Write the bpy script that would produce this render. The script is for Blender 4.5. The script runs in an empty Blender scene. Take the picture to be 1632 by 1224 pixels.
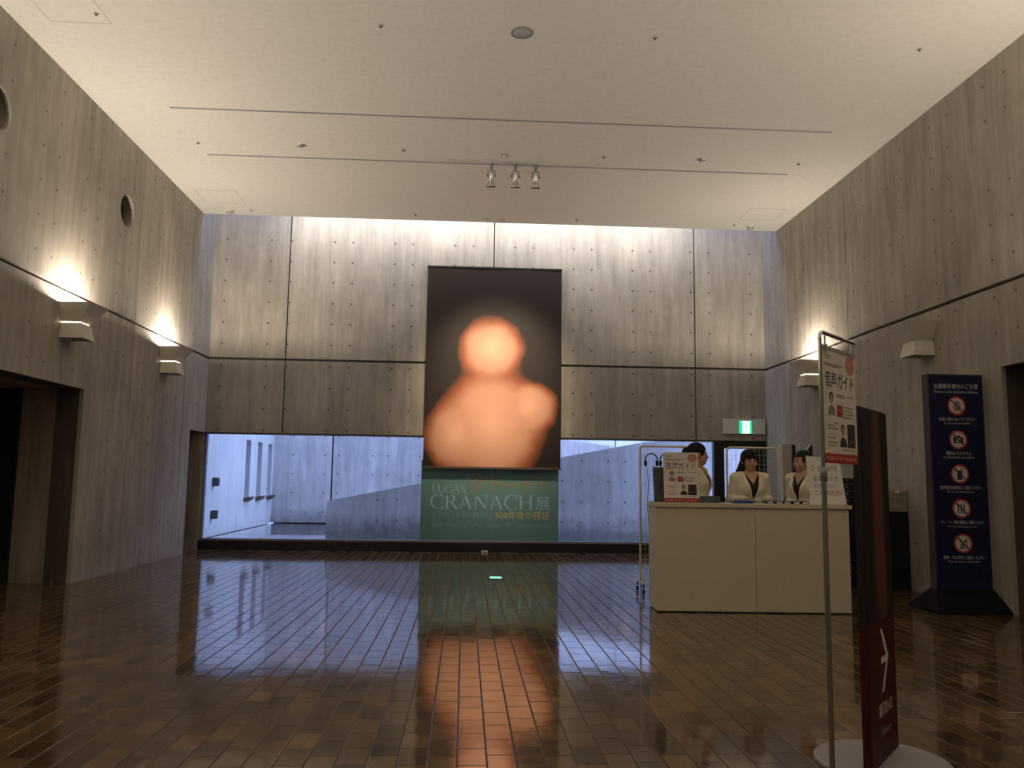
import bpy, bmesh, math, random
import numpy as np
from mathutils import Vector, Matrix

random.seed(7)
sc = bpy.context.scene
COL = sc.collection

# ---------------------------------------------------------------- camera
FPX, PITCH, ROLL, YAW = 1318.47, 0.116515, 0.013561, 0.055310
CAM = Vector((0, 0, 1.25))
fw = Vector((math.sin(YAW) * math.cos(PITCH), math.cos(YAW) * math.cos(PITCH), math.sin(PITCH)))
rt = Vector((math.cos(YAW), -math.sin(YAW), 0))
up = rt.cross(fw)
R2 = rt * math.cos(ROLL) + up * math.sin(ROLL)
U2 = -rt * math.sin(ROLL) + up * math.cos(ROLL)
cd = bpy.data.cameras.new('camera')
cd.sensor_width = 36; cd.lens = FPX / 1632 * 36; cd.clip_start = 0.05; cd.clip_end = 200
cam = bpy.data.objects.new('camera', cd); COL.objects.link(cam)
cam.matrix_world = Matrix(((R2.x, U2.x, -fw.x, CAM.x), (R2.y, U2.y, -fw.y, CAM.y),
                           (R2.z, U2.z, -fw.z, CAM.z), (0, 0, 0, 1)))
sc.camera = cam

# ---------------------------------------------------------------- world, exposure
SKY = 5.1
wd = bpy.data.worlds.new('dusk_sky'); sc.world = wd; wd.use_nodes = True
bg = wd.node_tree.nodes['Background']
bg.inputs['Color'].default_value = (0.45, 0.55, 0.96, 1); bg.inputs['Strength'].default_value = SKY
sc.view_settings.view_transform = 'Standard'; sc.view_settings.look = 'None'
sc.view_settings.gamma = 1; sc.view_settings.use_curve_mapping = False
sc.view_settings.exposure = 0.0
SCONCE_W = 138; COVE_W = 70; SPOT_W = 370
WARM = (1.0, 0.88, 0.71)

# ---------------------------------------------------------------- room numbers (metres)
XL, XR, D, HC, ZG, ZW, DC = -4.54, 5.44, 14.70, 5.715, 3.327, 2.025, 13.99
YB = -4.0      # wall behind the viewer
TOPZ = 7.0

# ---------------------------------------------------------------- materials
MATS = {}
def newmat(name):
    m = bpy.data.materials.new(name); m.use_nodes = True
    MATS[name] = m
    nt = m.node_tree
    return m, nt, nt.nodes['Principled BSDF']
def col4(c): return (c[0], c[1], c[2], 1)
def srgb(r, g, b):
    f = lambda v: (v / 255 / 12.92) if v / 255 <= 0.04045 else ((v / 255 + 0.055) / 1.055) ** 2.4
    return (f(r), f(g), f(b))
def plain(name, c, rough=0.5, metal=0.0, var=0.06, spec=0.5, bump=0.0, scale=40, trans=None):
    """plain paint / plastic / metal with a little procedural unevenness"""
    m, nt, p = newmat(name)
    n = nt.nodes.new('ShaderNodeTexNoise'); n.inputs['Scale'].default_value = scale; n.inputs['Detail'].default_value = 3
    tc = nt.nodes.new('ShaderNodeTexCoord'); nt.links.new(tc.outputs['Object'], n.inputs['Vector'])
    r = nt.nodes.new('ShaderNodeValToRGB')
    r.color_ramp.elements[0].position = 0.3; r.color_ramp.elements[1].position = 0.7
    r.color_ramp.elements[0].color = col4([v * (1 - var) for v in c]); r.color_ramp.elements[1].color = col4([min(1, v * (1 + var)) for v in c])
    nt.links.new(n.outputs['Fac'], r.inputs['Fac']); nt.links.new(r.outputs['Color'], p.inputs['Base Color'])
    p.inputs['Roughness'].default_value = rough; p.inputs['Metallic'].default_value = metal
    p.inputs['Specular IOR Level'].default_value = spec
    if bump:
        b = nt.nodes.new('ShaderNodeBump'); b.inputs['Strength'].default_value = bump; b.inputs['Distance'].default_value = 0.002
        nt.links.new(n.outputs['Fac'], b.inputs['Height']); nt.links.new(b.outputs['Normal'], p.inputs['Normal'])
    return m
def emit(name, c, s):
    m, nt, p = newmat(name)
    p.inputs['Base Color'].default_value = col4(c); p.inputs['Emission Color'].default_value = col4(c)
    p.inputs['Emission Strength'].default_value = s
    return m
def concrete(name, c, streak=0.35, blot=0.25, dirt=0.0, dirt_z=0.3):
    m, nt, p = newmat(name); N = nt.nodes; L = nt.links
    geo = N.new('ShaderNodeNewGeometry'); oi = N.new('ShaderNodeObjectInfo')
    mp = N.new('ShaderNodeMapping'); mp.inputs['Scale'].default_value = (1, 1, 0.10)
    L.new(geo.outputs['Position'], mp.inputs['Vector'])
    def noise(scale, det, vec):
        n = N.new('ShaderNodeTexNoise'); n.inputs['Scale'].default_value = scale; n.inputs['Detail'].default_value = det
        n.inputs['Roughness'].default_value = 0.6; L.new(vec, n.inputs['Vector']); return n.outputs['Fac']
    def ramp(fac, a, b, lo, hi):
        r = N.new('ShaderNodeMapRange'); r.inputs[1].default_value = a; r.inputs[2].default_value = b
        r.inputs[3].default_value = lo; r.inputs[4].default_value = hi; L.new(fac, r.inputs[0]); return r.outputs[0]
    def mul(a, b):
        x = N.new('ShaderNodeMath'); x.operation = 'MULTIPLY'; L.new(a, x.inputs[0])
        if isinstance(b, float): x.inputs[1].default_value = b
        else: L.new(b, x.inputs[1])
        return x.outputs[0]
    s1 = ramp(noise(7.0, 6, mp.outputs[0]), 0.33, 0.67, 1 - streak, 1 + streak * 0.35)
    s2 = ramp(noise(22.0, 3, mp.outputs[0]), 0.3, 0.7, 1 - streak * 0.35, 1 + streak * 0.2)
    b1 = ramp(noise(0.9, 5, geo.outputs['Position']), 0.3, 0.7, 1 - blot, 1 + blot * 0.5)
    f1 = ramp(noise(55, 4, geo.outputs['Position']), 0.3, 0.7, 0.93, 1.05)
    pv = ramp(oi.outputs['Random'], 0, 1, 0.95, 1.05)
    v = mul(mul(mul(mul(s1, s2), b1), f1), pv)
    if dirt:
        sx = N.new('ShaderNodeSeparateXYZ'); L.new(geo.outputs['Position'], sx.inputs[0])
        zz = N.new('ShaderNodeMath'); zz.operation = 'ADD'; L.new(sx.outputs['Z'], zz.inputs[0])
        L.new(ramp(noise(5, 5, geo.outputs['Position']), 0.3, 0.7, -0.12, 0.12), zz.inputs[1])
        v = mul(v, ramp(zz.outputs[0], dirt_z - 0.1, dirt_z + 0.3, 1 - dirt, 1.0))
    mx = N.new('ShaderNodeVectorMath'); mx.operation = 'SCALE'; mx.inputs[0].default_value = c; L.new(v, mx.inputs['Scale'])
    L.new(mx.outputs[0], p.inputs['Base Color'])
    p.inputs['Roughness'].default_value = 0.75; p.inputs['Specular IOR Level'].default_value = 0.3
    bp = N.new('ShaderNodeBump'); bp.inputs['Strength'].default_value = 0.35; bp.inputs['Distance'].default_value = 0.004
    L.new(s1, bp.inputs['Height']); L.new(bp.outputs[0], p.inputs['Normal'])
    return m
def tile_mat():
    m, nt, p = newmat('glazed_brown_tile'); N = nt.nodes; L = nt.links
    geo = N.new('ShaderNodeNewGeometry'); oi = N.new('ShaderNodeObjectInfo')
    ad = N.new('ShaderNodeMath'); ad.operation = 'ADD'; L.new(geo.outputs['Random Per Island'], ad.inputs[0]); L.new(oi.outputs['Random'], ad.inputs[1])
    fr = N.new('ShaderNodeMath'); fr.operation = 'FRACT'; L.new(ad.outputs[0], fr.inputs[0])
    r = N.new('ShaderNodeValToRGB'); cr = r.color_ramp
    cr.elements[0].position = 0; cr.elements[0].color = (0.060, 0.033, 0.013, 1)
    cr.elements[1].position = 1; cr.elements[1].color = (0.180, 0.112, 0.048, 1)
    e = cr.elements.new(0.35); e.color = (0.098, 0.058, 0.024, 1)
    e = cr.elements.new(0.7); e.color = (0.125, 0.075, 0.032, 1)
    L.new(fr.outputs[0], r.inputs['Fac'])
    n = N.new('ShaderNodeTexNoise'); n.inputs['Scale'].default_value = 9; n.inputs['Detail'].default_value = 5; L.new(geo.outputs['Position'], n.inputs['Vector'])
    mr = N.new('ShaderNodeMapRange'); mr.inputs[1].default_value = 0.3; mr.inputs[2].default_value = 0.7; mr.inputs[3].default_value = 0.75; mr.inputs[4].default_value = 1.2
    L.new(n.outputs['Fac'], mr.inputs[0])
    vm = N.new('ShaderNodeVectorMath'); vm.operation = 'SCALE'; L.new(r.outputs['Color'], vm.inputs[0]); L.new(mr.outputs[0], vm.inputs['Scale'])
    L.new(vm.outputs[0], p.inputs['Base Color'])
    rr = N.new('ShaderNodeMapRange'); rr.inputs[1].default_value = 0.3; rr.inputs[2].default_value = 0.7; rr.inputs[3].default_value = 0.05; rr.inputs[4].default_value = 0.11
    L.new(n.outputs['Fac'], rr.inputs[0]); L.new(rr.outputs[0], p.inputs['Roughness'])
    p.inputs['Specular IOR Level'].default_value = 0.9
    n2 = N.new('ShaderNodeTexNoise'); n2.inputs['Scale'].default_value = 7; n2.inputs['Detail'].default_value = 2; L.new(geo.outputs['Position'], n2.inputs['Vector'])
    bp = N.new('ShaderNodeBump'); bp.inputs['Strength'].default_value = 0.15; bp.inputs['Distance'].default_value = 0.004
    L.new(n2.outputs['Fac'], bp.inputs['Height']); L.new(bp.outputs[0], p.inputs['Normal'])
    return m
def glass_mat(name, tint=(0.93, 0.97, 1.0), rough=0.0):
    m, nt, p = newmat(name); N = nt.nodes; L = nt.links
    N.remove(p); out = N['Material Output']
    t = N.new('ShaderNodeBsdfTransparent'); t.inputs[0].default_value = col4(tint)
    g = N.new('ShaderNodeBsdfGlossy'); g.inputs['Roughness'].default_value = rough
    f = N.new('ShaderNodeFresnel'); f.inputs['IOR'].default_value = 1.45
    n = N.new('ShaderNodeTexNoise'); n.inputs['Scale'].default_value = 0.6
    b = N.new('ShaderNodeBump'); b.inputs['Strength'].default_value = 0.02; L.new(n.outputs['Fac'], b.inputs['Height']); L.new(b.outputs[0], g.inputs['Normal'])
    mx = N.new('ShaderNodeMixShader'); L.new(f.outputs[0], mx.inputs[0]); L.new(t.outputs[0], mx.inputs[1]); L.new(g.outputs[0], mx.inputs[2])
    L.new(mx.outputs[0], out.inputs['Surface'])
    return m
def art_mat(name, blobs, dark, mid, light, noise=0.05):
    """soft abstract colour field in object space: blobs = (u, v, ru, rv) on the X/Z plane of the sheet"""
    m, nt, p = newmat(name); N = nt.nodes; L = nt.links
    tc = N.new('ShaderNodeTexCoord'); nz = N.new('ShaderNodeTexNoise'); nz.inputs['Scale'].default_value = 2.2; nz.inputs['Detail'].default_value = 5
    L.new(tc.outputs['Object'], nz.inputs['Vector'])
    off = N.new('ShaderNodeVectorMath'); off.operation = 'MULTIPLY_ADD'; L.new(nz.outputs['Color'], off.inputs[0])
    off.inputs[1].default_value = (noise * 4, 0, noise * 4); L.new(tc.outputs['Object'], off.inputs[2])
    last = None
    for (u, v, ru, rv) in blobs:
        mp = N.new('ShaderNodeVectorMath'); mp.operation = 'SUBTRACT'; L.new(off.outputs[0], mp.inputs[0]); mp.inputs[1].default_value = (u, 0, v)
        s = N.new('ShaderNodeVectorMath'); s.operation = 'MULTIPLY'; L.new(mp.outputs[0], s.inputs[0]); s.inputs[1].default_value = (1 / ru, 0, 1 / rv)
        l = N.new('ShaderNodeVectorMath'); l.operation = 'LENGTH'; L.new(s.outputs[0], l.inputs[0])
        if last is None: last = l.outputs['Value']
        else:
            k = N.new('ShaderNodeMath'); k.operation = 'SMOOTH_MIN'; L.new(last, k.inputs[0]); L.new(l.outputs['Value'], k.inputs[1]); k.inputs[2].default_value = 0.35
            last = k.outputs[0]
    r = N.new('ShaderNodeValToRGB'); cr = r.color_ramp
    cr.elements[0].position = 0.0; cr.elements[0].color = col4(light)
    cr.elements[1].position = 1.0; cr.elements[1].color = col4(dark)
    e = cr.elements.new(0.62); e.color = col4([0.6 * a + 0.4 * b for a, b in zip(light, mid)])
    e = cr.elements.new(0.84); e.color = col4(mid)
    h = N.new('ShaderNodeMath'); h.operation = 'MULTIPLY'; h.inputs[1].default_value = 0.80; L.new(last, h.inputs[0])
    L.new(h.outputs[0], r.inputs['Fac']); L.new(r.outputs['Color'], p.inputs['Base Color'])
    p.inputs['Roughness'].default_value = 0.55; p.inputs['Specular IOR Level'].default_value = 0.3
    return m

concrete('concrete_hall', (0.43, 0.395, 0.34), 0.22, 0.2)
concrete('concrete_joint', (0.11, 0.09, 0.07), 0.2, 0.15)
concrete('concrete_tie', (0.15, 0.13, 0.108), 0.1, 0.1)
concrete('concrete_passage', (0.40, 0.33, 0.26))
concrete('concrete_yard', (0.64, 0.63, 0.63), 0.22, 0.22, dirt=0.55, dirt_z=0.28)
concrete('concrete_yard_pale', (0.66, 0.67, 0.68), 0.10, 0.12, dirt=0.25, dirt_z=0.1)
concrete('gravel', (0.33, 0.32, 0.31), 0.1, 0.3)
plain('ceiling_plaster', (0.74, 0.715, 0.68), 0.9, var=0.04, bump=0.10, scale=14)
plain('ceiling_metal', (0.42, 0.40, 0.40), 0.6)
tile_mat()
plain('grout', (0.095, 0.070, 0.047), 0.7, var=0.2, spec=0.25)
plain('dark_joint', (0.012, 0.010, 0.009), 0.6)
plain('black_metal', (0.012, 0.011, 0.011), 0.4)
plain('black_cloth', (0.008, 0.008, 0.009), 0.9)
plain('grey_metal', (0.30, 0.31, 0.33), 0.4, 0.5)
plain('chrome', (0.62, 0.60, 0.57), 0.16, 1.0, var=0.03)
plain('silver', (0.70, 0.69, 0.67), 0.3, 0.9)
plain('sconce_white', (0.70, 0.66, 0.58), 0.6)
plain('white_plastic', (0.72, 0.71, 0.68), 0.5)
plain('counter_cream', (0.62, 0.55, 0.43), 0.55, var=0.03)
plain('cream_panel', (0.52, 0.47, 0.36), 0.6)
plain('rack_white', (0.74, 0.72, 0.64), 0.4)
plain('paper_white', (0.80, 0.77, 0.71), 0.8, var=0.02)
plain('paper_cream', (0.72, 0.66, 0.60), 0.75, var=0.03)
plain('slate_plastic', (0.085, 0.093, 0.115), 0.5)
plain('blue_plastic', (0.03, 0.10, 0.36), 0.4)
plain('navy_plastic', (0.014, 0.020, 0.045), 0.4)
plain('notice_blue', (0.009, 0.010, 0.045), 0.6, spec=0.25)
plain('notice_edge', (0.035, 0.030, 0.026), 0.6)
plain('notice_black', (0.007, 0.007, 0.007), 0.8, spec=0.15)
plain('print_white', (0.62, 0.60, 0.60), 0.7, var=0.02)
plain('print_grey', (0.24, 0.22, 0.21), 0.7)
plain('print_black', (0.030, 0.026, 0.024), 0.7)
plain('print_red', (0.34, 0.020, 0.020), 0.6)
plain('print_peach', (0.52, 0.22, 0.16), 0.7, var=0.2, scale=25)
plain('print_skin', (0.42, 0.28, 0.21), 0.7)
plain('ban_red', (0.50, 0.035, 0.020), 0.6)
plain('tower_red', (0.052, 0.006, 0.006), 0.5, spec=0.3)
plain('film_green', (0.115, 0.255, 0.250), 0.6, var=0.04, scale=3)
plain('film_letter', (0.29, 0.50, 0.63), 0.6)
plain('film_letter_faint', (0.175, 0.355, 0.40), 0.6)
plain('film_gold', (0.25, 0.20, 0.15), 0.6)
plain('film_gold_bright', (0.54, 0.45, 0.30), 0.6)
plain('disc_grey', (0.34, 0.31, 0.33), 0.5)
plain('basket_cream', (0.50, 0.44, 0.30), 0.6)
plain('skin', (0.50, 0.29, 0.19), 0.5, var=0.04)
plain('hair_black', (0.008, 0.006, 0.0055), 0.65, var=0.3, scale=90, spec=0.25)
plain('jacket_cream', (0.76, 0.70, 0.56), 0.8, var=0.04)
plain('top_black', (0.012, 0.011, 0.011), 0.85)
plain('skirt_black', (0.016, 0.015, 0.016), 0.85)
plain('lip', (0.30, 0.075, 0.06), 0.5)
plain('eye_dark', (0.015, 0.010, 0.008), 0.3)
plain('rust', (0.09, 0.06, 0.045), 0.8)
glass_mat('window_glass'); glass_mat('lamp_glass', (0.8, 0.8, 0.78), 0.05)
emit('lamp_glow', (1.0, 0.86, 0.62), 9.0)
emit('sign_green', (0.0, 0.62, 0.26), 1.2)
emit('sign_white', (0.80, 1.0, 0.95), 4.0)
emit('floor_glow', (0.32, 0.85, 0.80), 1.0)
art_mat('banner_print', [(0.08, -0.98, 0.80, 0.95), (0.05, 0.42, 0.50, 0.50), (-0.55, -1.15, 0.50, 0.55), (0.75, -0.62, 0.42, 0.40)],
        (0.022, 0.014, 0.011), (0.30, 0.085, 0.035), (0.80, 0.43, 0.28))
art_mat('tower_print', [(0.06, 0.05, 0.09, 0.50), (0.10, -0.25, 0.07, 0.30)],
        (0.012, 0.009, 0.009), (0.055, 0.020, 0.014), (0.12, 0.045, 0.028), 0.02)

# ---------------------------------------------------------------- mesh helpers
def add_obj(name, me, mat=None, parent=None):
    o = bpy.data.objects.new(name, me); COL.objects.link(o)
    if mat and not me.materials: me.materials.append(MATS[mat])
    if parent: o.parent = parent
    return o
def tag(o, label, cat, group=None):
    o['label'] = label; o['category'] = cat
    if group: o['group'] = group
    return o
def thing(name, label, cat, loc=(0, 0, 0), rz=0.0, group=None):
    o = bpy.data.objects.new(name, None); COL.objects.link(o); o.empty_display_size = 0.1
    o.location = loc; o.rotation_euler = (0, 0, rz)
    return tag(o, label, cat, group)
def struct(o): o['kind'] = 'structure'; return o
def struct_empty(name):
    o = bpy.data.objects.new(name, None); COL.objects.link(o); return struct(o)
def stuff(o): o['kind'] = 'stuff'; return o

class MB:
    def __init__(s): s.v = []; s.f = []; s.sm = []
    def add(s, vs, fs, smooth=False):
        b = len(s.v); s.v += [tuple(v) for v in vs]; s.f += [tuple(i + b for i in f) for f in fs]; s.sm += [smooth] * len(fs); return s
    def box(s, x0, x1, y0, y1, z0, z1):
        vs = [(x, y, z) for z in (z0, z1) for y in (y0, y1) for x in (x0, x1)]
        return s.add(vs, [(0, 2, 3, 1), (4, 5, 7, 6), (0, 1, 5, 4), (2, 6, 7, 3), (0, 4, 6, 2), (1, 3, 7, 5)])
    def frus(s, a, b):
        """hexahedron between bottom quad a and top quad b (4 pts each, counter-clockwise from above)"""
        return s.add(list(a) + list(b), [(3, 2, 1, 0), (4, 5, 6, 7)] + [(i, (i + 1) % 4, 4 + (i + 1) % 4, 4 + i) for i in range(4)])
    def tube(s, pts, r, n=8, cap=True):
        pts = [Vector(p) for p in pts]; rs = r if isinstance(r, (list, tuple)) else [r] * len(pts)
        vs = []; prev = None
        for i, p in enumerate(pts):
            t = (pts[min(i + 1, len(pts) - 1)] - pts[max(i - 1, 0)]).normalized()
            if prev is None: a = t.orthogonal().normalized()
            else: a = (prev - t * prev.dot(t)).normalized()
            prev = a; b = t.cross(a)
            vs += [p + (a * math.cos(2 * math.pi * k / n) + b * math.sin(2 * math.pi * k / n)) * rs[i] for k in range(n)]
        fs = [(i * n + k, i * n + (k + 1) % n, (i + 1) * n + (k + 1) % n, (i + 1) * n + k) for i in range(len(pts) - 1) for k in range(n)]
        s.add(vs, fs, True)
        if cap: s.add(vs[:n], [tuple(range(n))[::-1]]); s.add(vs[-n:], [tuple(range(n))])
        return s
    def lathe(s, prof, n=20, M=Matrix.Identity(4), smooth=True):
        """prof = (r, z) list; revolved about local Z, placed by M"""
        vs = []
        for r, z in prof:
            vs += [M @ Vector((max(r, 1e-5) * math.cos(2 * math.pi * k / n), max(r, 1e-5) * math.sin(2 * math.pi * k / n), z)) for k in range(n)]
        fs = [(i * n + k, i * n + (k + 1) % n, (i + 1) * n + (k + 1) % n, (i + 1) * n + k) for i in range(len(prof) - 1) for k in range(n)]
        return s.add(vs, fs, smooth)
    def build(s, name, mat, parent=None, bevel=0.0, recalc=True):
        me = bpy.data.meshes.new(name); me.from_pydata(s.v, [], s.f); me.update()
        me.polygons.foreach_set('use_smooth', s.sm)
        if recalc or bevel:
            bm = bmesh.new(); bm.from_mesh(me)
            if recalc: bmesh.ops.recalc_face_normals(bm, faces=bm.faces[:])
            if bevel:
                bmesh.ops.bevel(bm, geom=[e for e in bm.edges if e.calc_face_angle(0) > 0.5], offset=bevel, segments=2, affect='EDGES', profile=0.6, clamp_overlap=True)
            bm.to_mesh(me); bm.free()
        return add_obj(name, me, mat, parent)

DG = None
def eval_mesh(tmp, name):
    bpy.context.view_layer.update()
    dg = bpy.context.evaluated_depsgraph_get()
    me = bpy.data.meshes.new_from_object(tmp.evaluated_get(dg))
    dat = tmp.data; bpy.data.objects.remove(tmp); bpy.data.curves.remove(dat); me.name = name; return me
def map_mesh(me, fn):
    n = len(me.vertices); a = np.empty(n * 3, np.float32); me.vertices.foreach_get('co', a); a = a.reshape(n, 3)
    b = fn(a[:, 0], a[:, 1], a[:, 2]); me.vertices.foreach_set('co', np.stack(b, 1).astype(np.float32).ravel())
    bm = bmesh.new(); bm.from_mesh(me); bmesh.ops.recalc_face_normals(bm, faces=bm.faces[:]); bm.to_mesh(me); bm.free()
    me.update()
def shape(name, outlines, depth, fn, mat, parent=None):
    """flat outline(s) (holes inside) extruded 0..depth; fn(u,v,w)->(x,y,z)"""
    cu = bpy.data.curves.new(name, 'CURVE'); cu.dimensions = '2D'; cu.fill_mode = 'BOTH'; cu.extrude = depth / 2
    for ol in outlines:
        sp = cu.splines.new('POLY'); sp.points.add(len(ol) - 1); sp.use_cyclic_u = True
        for i, (u, v) in enumerate(ol): sp.points[i].co = (u, v, 0, 1)
    t = bpy.data.objects.new(name, cu); COL.objects.link(t)
    me = eval_mesh(t, name)
    me.polygons.foreach_set('use_smooth', [False] * len(me.polygons))
    map_mesh(me, lambda u, v, w: fn(u, v, w + depth / 2))
    me.materials.clear()
    return add_obj(name, me, mat, parent)
def circle(u, v, r, n=28, ru=None): return [(u + (ru or r) * math.cos(2 * math.pi * k / n), v + r * math.sin(2 * math.pi * k / n)) for k in range(n)]
def rect(u0, u1, v0, v1): return [(u0, v0), (u1, v0), (u1, v1), (u0, v1)]
def text(name, body, size, fn, mat, parent=None, align='LEFT', shear=0.0, width=None, bold=0.0, depth=0.0006):
    cu = bpy.data.curves.new(name, 'FONT'); cu.body = body; cu.size = size; cu.align_x = align; cu.shear = shear
    cu.extrude = depth / 2; cu.offset = bold; cu.resolution_u = 2
    t = bpy.data.objects.new(name, cu); COL.objects.link(t)
    me = eval_mesh(t, name)
    n = len(me.vertices); a = np.empty(n * 3, np.float32); me.vertices.foreach_get('co', a); a = a.reshape(n, 3)
    if width and n:
        lo, hi = a[:, 0].min(), a[:, 0].max(); k = width / (hi - lo)
        base = {'LEFT': lo, 'CENTER': (lo + hi) / 2, 'RIGHT': hi}[align]
        a[:, 0] = (a[:, 0] - base) * k; me.vertices.foreach_set('co', a.ravel())
    map_mesh(me, lambda u, v, w: fn(u, v, w + depth / 2))
    me.materials.clear()
    return add_obj(name, me, mat, parent)
def front(x, y, z):            # sheet standing in the X/Z plane, facing -Y
    return lambda u, v, w: (x + u, y - w + 0 * u, z + v)

# ================================================================ STRUCTURE
# ---- walls: recessed backing with concrete panels proud of it
PT, BT = 0.05, 0.26            # panel / backing thickness
def lmap(u, v, w): return (XL - w, u, v)          # left wall: u = Y, v = Z, w into the wall
def rmap(u, v, w): return (XR + w, u, v)
def fmap(u, v, w): return (u, D + w, v)
def back_of(fn, off): return lambda u, v, w: fn(u, v, w + off)
JH, JV = 0.040, 0.016
HOLES = [(10.92, 4.735, 0.215), (7.86, 4.75, 0.215)]
def wall_side(name, mp, cuts_y, open_big, open_far, holes):
    root = struct_empty(name)
    # backing
    y0, y1, zt = open_big
    ol = [(YB, 0), (y0, 0), (y0, zt), (y1, zt), (y1, 0)]
    if open_far: ol += [(open_far[0], 0), (open_far[0], open_far[1]), (D, open_far[1]), (D, TOPZ)]
    else: ol += [(D + 0.3, 0), (D + 0.3, TOPZ)]
    ol += [(YB, TOPZ)]
    shape('wall_backing', [ol] + [circle(a, b, r + 0.01) for a, b, r in holes], BT, back_of(mp, PT), 'concrete_joint', root)
    ys = [YB] + cuts_y + [D]
    for a, b in zip(ys[:-1], ys[1:]):
        a2, b2 = a + (JV / 2 if a > YB else 0), b - (JV / 2 if b < D else 0)
        shape('concrete_panel', [rect(a2, b2, ZG + JH / 2, TOPZ)] + [circle(u, v, r) for u, v, r in holes if a2 < u - r and u + r < b2], PT, mp, 'concrete_hall', root)
        o = [(a2, 0)]
        if a2 <= y0 and y1 <= b2: o += [(y0, 0), (y0, zt), (y1, zt), (y1, 0), (b2, 0)]
        elif a2 <= y0 < b2: o += [(y0, 0), (y0, zt), (b2, zt)]
        elif y0 < a2 and a2 < y1 <= b2: o = [(a2, zt), (y1, zt), (y1, 0), (b2, 0)]
        else: o += [(b2, 0)]
        if open_far and b2 > open_far[0]: o = [(a2, 0), (open_far[0], 0), (open_far[0], open_far[1]), (b2, open_far[1])]
        o += [(b2, ZG - JH / 2), (a2, ZG - JH / 2)]
        shape('concrete_panel', [o], PT, mp, 'concrete_hall', root)
    return root
def tie_field(root, mp, pts, r=0.017):
    mb = MB()
    for u, v in pts:
        vs = [mp(u + r * math.cos(k * math.pi / 4), v + r * math.sin(k * math.pi / 4), -0.0012) for k in range(8)]
        mb.add(vs, [tuple(range(8))])
    stuff(mb.build('tie_holes', 'concrete_tie', root, recalc=False))
TZ_UP = [5.487 - 0.3775 * k for k in range(6)]
TZ_LO = [3.205 - 0.3775 * k for k in range(9)]

LOPEN = (6.4, 10.06, 2.265); LFAR = (13.93, 2.02)
ROPEN = (4.9, 8.07, 2.475)
wl = wall_side('wall_left', lmap, [7.36, 11.40, 13.53], LOPEN, LFAR, HOLES)
wr = wall_side('wall_right', rmap, [7.36, 11.385, 13.55], ROPEN, None, [])
cols = [8.72 + 1.02 * k + d for k in range(-2, 6) for d in (0, 0.34)]
pl = [(c, z) for c in cols for z in TZ_UP + TZ_LO if c < 14.5 and not any(abs(c - h[0]) < 0.3 and abs(z - h[1]) < 0.3 for h in HOLES)]
tie_field(wl, lmap, [(c, z) for c, z in pl if not (c < LOPEN[1] + 0.08 and z < LOPEN[2] + 0.1) and not (c > LFAR[0] - 0.1 and z < LFAR[1] + 0.1)])
tie_field(wr, rmap, [(c + 0.07, z) for c, z in pl if not (c < ROPEN[1] + 0.08 and z < ROPEN[2] + 0.1)])
# round recesses of the left wall
for (u, v, r) in HOLES:
    M = Matrix.Translation((XL, u, v)) @ Matrix.Rotation(-math.pi / 2, 4, 'Y')
    mb = MB(); mb.lathe([(r + 0.008, 0.052), (r + 0.008, 0.42), (0, 0.42)], 32, M)
    cup = mb.build('round_recess', 'concrete_passage', wl)
    mb = MB(); mb.lathe([(r, 0.13), (r - 0.03, 0.13), (r - 0.03, 0.16), (r, 0.16)], 32, M); mb.build('recess_ring', 'rust', cup)

# ---- far wall above the window
wf = struct_empty('wall_far')
shape('wall_backing', [rect(XL - 2.2, XR + 0.3, ZW, TOPZ)], 0.25, back_of(fmap, PT), 'concrete_joint', wf)
xs = [XL, -3.209, 0.456, 4.148, XR]
for a, b in zip(xs[:-1], xs[1:]):
    a2, b2 = a + (0.011 if a > XL else 0), b - (0.011 if b < XR else 0)
    for z0, z1 in ((ZW, ZG - JH / 2), (ZG + JH / 2, TOPZ)):
        shape('concrete_panel', [rect(a2, b2, z0, z1)], PT, fmap, 'concrete_hall', wf)
fc = [1.914, 2.247, 3.003, 3.33, 4.081, 4.423, 5.191, 1.17, 0.84, -1.012, -1.339, -2.092, -2.418, -3.176 - 0.01, -3.543, -4.328, -0.25, 0.08]
tie_field(wf, fmap, [(c, z) for c in fc for z in TZ_UP + TZ_LO[:4] if c not in (-3.186,) or True], 0.020)
# pier beside the window, seen through the low opening at the end of the left wall
pier = struct(MB().box(XL - 2.2, XL - 0.02, D, D + 0.3, 0, ZW - 0.003).build('wall_pier', 'concrete_passage'))

# ---- ceiling with a daylight slot along the far wall
ce = struct(MB().box(XL + 0.003, XR - 0.003, YB, DC, HC, HC + 0.22).build('ceiling', 'ceiling_plaster'))
MB().box(XL + 0.003, XR - 0.003, DC - 0.12, DC, HC + 0.22, TOPZ).build('slot_upstand', 'ceiling_plaster', ce)
def hatch(x0, x1, y0, y1):   # access hatch: slim frame lines in the plaster
    mb = MB()
    for a in (x0, x1): mb.box(a - 0.004, a + 0.004, y0, y1, HC - 0.0015, HC + 0.002)
    for a in (y0, y1): mb.box(x0, x1, a - 0.004, a + 0.004, HC - 0.0015, HC + 0.002)
    mb.build('access_hatch', 'ceiling_metal', ce)
hatch(-4.32, -3.69, 12.78, 13.39); hatch(4.565, 5.175, 12.82, 13.40); hatch(-4.19, -3.60, 7.38, 7.98)
# ---- wall behind the viewer
struct(MB().box(XL - 0.3, XR + 0.3, YB - 0.3, YB, 0, TOPZ).build('wall_back', 'concrete_hall'))

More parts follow.
